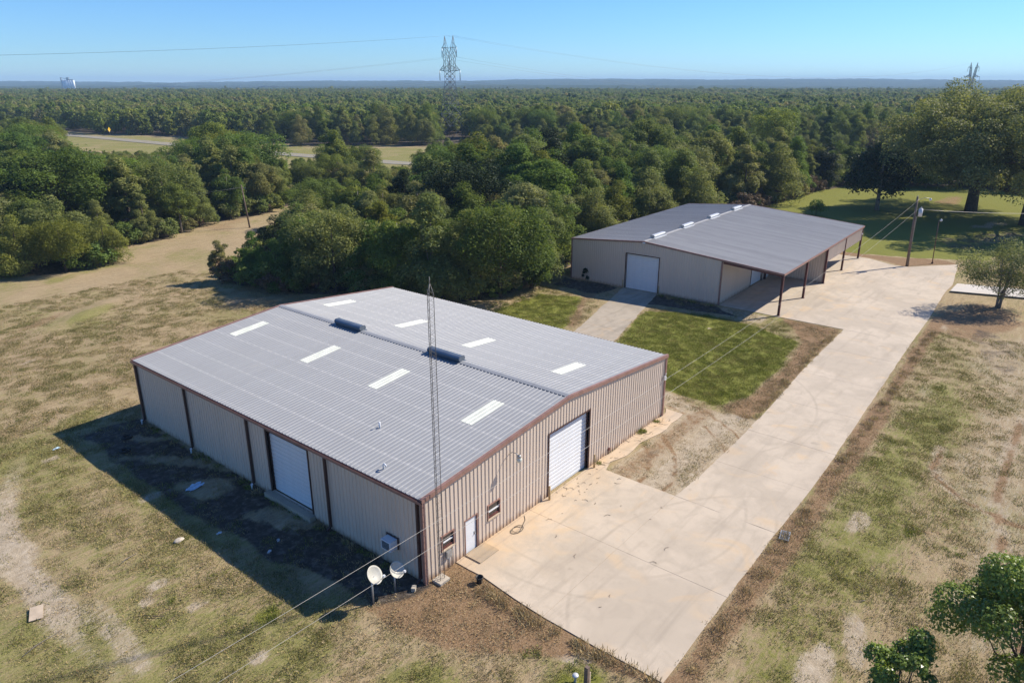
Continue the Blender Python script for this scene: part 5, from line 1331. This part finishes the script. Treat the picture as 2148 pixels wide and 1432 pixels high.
add_tree('bare_tree', 190, 22.5, 1.25, dl, 0.5, 'nearly leafless grey tree left of the huge oak')
# brown brush line along the lawn's far edge
bl = []; 
for t in np.linspace(0, 1, 60): bl.append((100 + 62 * t + rng.uniform(-1, 1), 32.5 - 3.5 * t + rng.uniform(-0.8, 0.8)))
bl = np.array(bl)
scatter('brush', np.stack([bl[:, 0], bl[:, 1], np.zeros(len(bl))], -1), rng.rand(len(bl)) * 6.28, rng.uniform(0.5, 1.0, len(bl)), np.zeros(len(bl), int), [SHR[3]])

# ------------------------------------------------------------------ grass
def tuft_patch(seed, mat, n, hmin, hmax, rad=0.42, w=0.03, lay=0.6):
    rg = np.random.RandomState(seed); a = rg.rand(n) * 6.28; r_ = rad * np.sqrt(rg.rand(n))
    c = np.stack([r_ * np.cos(a), r_ * np.sin(a), np.zeros(n)], -1)
    h = rg.uniform(hmin, hmax, n); th = rg.rand(n) * 6.28; ln = rg.uniform(0.1, lay, n) * h
    dv = np.stack([np.cos(th), np.sin(th), np.zeros(n)], -1); sd = np.stack([-np.sin(th), np.cos(th), np.zeros(n)], -1) * w / 2
    tip = c + dv * ln[:, None] + np.array([0, 0, 1]) * h[:, None]; midp = c + dv * (ln * 0.4)[:, None] + np.array([0, 0, 0.6]) * h[:, None]
    q = np.stack([c - sd, midp - sd * 0.8, tip, midp + sd * 0.8], 1)
    return quads_mesh('grass_patch', q, mat, rg.rand(n))
GP = [tuft_patch(1, M['blade_green'], 90, 0.03, 0.10), tuft_patch(2, M['blade_green'], 60, 0.04, 0.13), tuft_patch(3, M['blade_olive'], 80, 0.03, 0.11), tuft_patch(4, M['blade_olive'], 50, 0.04, 0.15),
      tuft_patch(5, M['blade_dry'], 60, 0.02, 0.09, lay=1.6), tuft_patch(6, M['blade_dry'], 36, 0.03, 0.12, lay=1.8)]
rgg = np.random.RandomState(77); ng_ = 70000
px_ = rgg.uniform(-24, 62, ng_); py_ = rgg.uniform(-30, 72, ng_)
Xc = (px_ - CAM.x) * FX.x + (py_ - CAM.y) * FX.y; Yc = (px_ - CAM.x) * FY.x + (py_ - CAM.y) * FY.y
ok = (np.abs(Xc) < 0.78 * Yc + 3) & (Yc > 20) & (Yc < 95) & (rgg.rand(ng_) < np.clip(62 / np.maximum(Yc, 1), 0.45, 1))
fl = np.minimum.reduce([sdf(px_, py_, p) for p in (APRON, ROAD, YARD, RAMP, SIDE, [(-0.15, -0.15), (25.3, -0.15), (25.3, 30.1), (-0.15, 30.1)], [(55, 1.9), (92, 2.7), (92, 30), (55, 29)])])
ok &= fl > 0.30
px_, py_ = px_[ok], py_[ok]
Zz, _ = zones(px_, py_); g_, s_z, m_z, d_z = Zz.T
r1 = rgg.rand(len(px_)); pk = np.where(g_ > 0.75, rgg.randint(0, 3, len(px_)), np.where(r1 < 0.10 + 0.4 * g_, rgg.randint(1, 4, len(px_)), rgg.randint(2, 6, len(px_))))
pk = np.where(m_z > 0.5, rgg.randint(4, 6, len(px_)), pk)
ok = (rgg.rand(len(px_)) > 0.85 * s_z) & (rgg.rand(len(px_)) > 0.9 * d_z) & ((fbm(px_ * 0.6, py_ * 0.6, 91, 3) + rgg.uniform(-0.2, 0.2, len(px_)) > 0.40) | (g_ > 0.9))
px_, py_, pk = px_[ok], py_[ok], pk[ok]
def gz(a, b):
    z_ = (fbm(a * 0.35, b * 0.35, 21, 4) - 0.5) * 0.16 + (fbm(a * 1.4, b * 1.4, 31, 2) - 0.5) * 0.07
    return z_ - 0.01
scatter('grass', np.stack([px_, py_, gz(px_, py_)], -1), rgg.rand(len(px_)) * 6.28, rgg.uniform(0.7, 1.4, len(px_)), pk, GP)
# twigs and wood scraps blown against the slab by the sunlit door
mb = MB(); rt = random.Random(4)
for i in range(70):
    if i < 34: cx_, cy_ = rt.uniform(11, 16.5), -abs(rt.gauss(0.3, 1.6))
    elif i < 58: cx_, cy_ = rt.uniform(16, 25), rt.uniform(-1.0, -0.15)
    else: cx_, cy_ = rt.uniform(3, 15), rt.uniform(-9, -1)
    a_ = rt.uniform(0, 6.28); L_ = rt.uniform(0.08, 0.42)
    mb.path([(cx_, cy_, 0.055), (cx_ + math.cos(a_) * L_ * 0.5, cy_ + math.sin(a_) * L_ * 0.5, 0.075), (cx_ + math.cos(a_ + 0.5) * L_, cy_ + math.sin(a_ + 0.5) * L_, 0.055)], [0.012, 0.010, 0.006], 4)
tag(mb.build('twig_litter', M['bark']), kind='stuff')
tag(MB().path([(6.4 + 0.45 * math.cos(t * 0.7) + 0.02 * t, -0.75 + 0.28 * math.sin(t * 0.7), 0.06 + 0.002 * t) for t in range(16)] + [(7.6, -0.5, 0.06), (7.9, -0.2, 0.06)], 0.014, 6).build('garden_hose', M['black']), 'dark coiled hose lying on the concrete below the right-hand window', 'hose')
# weeds at wall feet and slab edges
WP = [tuft_patch(11, M['blade_green'], 60, 0.06, 0.22, 0.25, 0.03), tuft_patch(12, M['blade_dry'], 60, 0.08, 0.30, 0.3, 0.03, 1.2), tuft_patch(13, M['blade_green'], 60, 0.03, 0.14, 0.24, 0.04, 1.5)]
wp = []
for _ in range(70): wp.append((rgg.uniform(-0.55, -0.15), rgg.uniform(0.5, 29), rgg.randint(0, 3)))
for _ in range(14): wp.append((rgg.choice([15.9, 21.5, 21.9, 16.1, 24]), rgg.uniform(-0.35, -0.12), 0))
for _ in range(120):
    t = rgg.uniform(2, 60); wp.append((t, -12.75 + 0.018 * max(0, t - 25) - abs(rgg.normal()) * 0.35, 1))
for _ in range(70): wp.append((1.6 - abs(rgg.normal()) * 0.4, rgg.uniform(-12.5, -2.5), 1))
for _ in range(60):
    t = rgg.uniform(29, 55); wp.append((t, -4.9 - (55 - t) * 0.04 + abs(rgg.normal()) * 0.4, 1))
for _ in range(45): wp.append((54.9 - abs(rgg.normal()) * 0.3, rgg.uniform(8.9, 16.0), rgg.randint(0, 2)))
for _ in range(30): wp.append((rgg.uniform(38, 46), 27.5 + rgg.normal() * 0.7, 0))
for cx, cy, k in ((-6.6, 4.0, 2), (-6.2, 4.5, 2), (-6.4, 3.6, 0), (-0.2, -6.9, 2), (-0.4, -7.3, 2), (20.1, -18.2, 0), (20.6, -18.5, 0), (19.6, -20.6, 2), (19.9, -20.2, 2), (-9.0, 9.0, 2), (0.4, -9.6, 2), (0.2, -9.0, 2)):
    for _ in range(3): wp.append((cx + rgg.normal() * 0.2, cy + rgg.normal() * 0.2, k))
wp = np.array(wp)
scatter('weeds', np.stack([wp[:, 0], wp[:, 1], np.zeros(len(wp))], -1), rgg.rand(len(wp)) * 6.28, rgg.uniform(0.5, 1.3, len(wp)), wp[:, 2].astype(int), WP)

# ------------------------------------------------------------------ air
hm = bpy.data.materials.new('haze'); hm.use_nodes = True; hn = hm.node_tree
hn.nodes.remove(hn.nodes['Principled BSDF'])
pv = hn.nodes.new('ShaderNodeVolumePrincipled'); pv.inputs['Color'].default_value = (0.50, 0.74, 1.0, 1); pv.inputs['Density'].default_value = 0.00016; pv.inputs['Anisotropy'].default_value = 0.0
hn.links.new(pv.outputs[0], hn.nodes['Material Output'].inputs['Volume'])
hb = MB().box(-9100, 9100, -9100, 9100, -14, 75).build('haze', hm); tag(hb, kind='stuff')
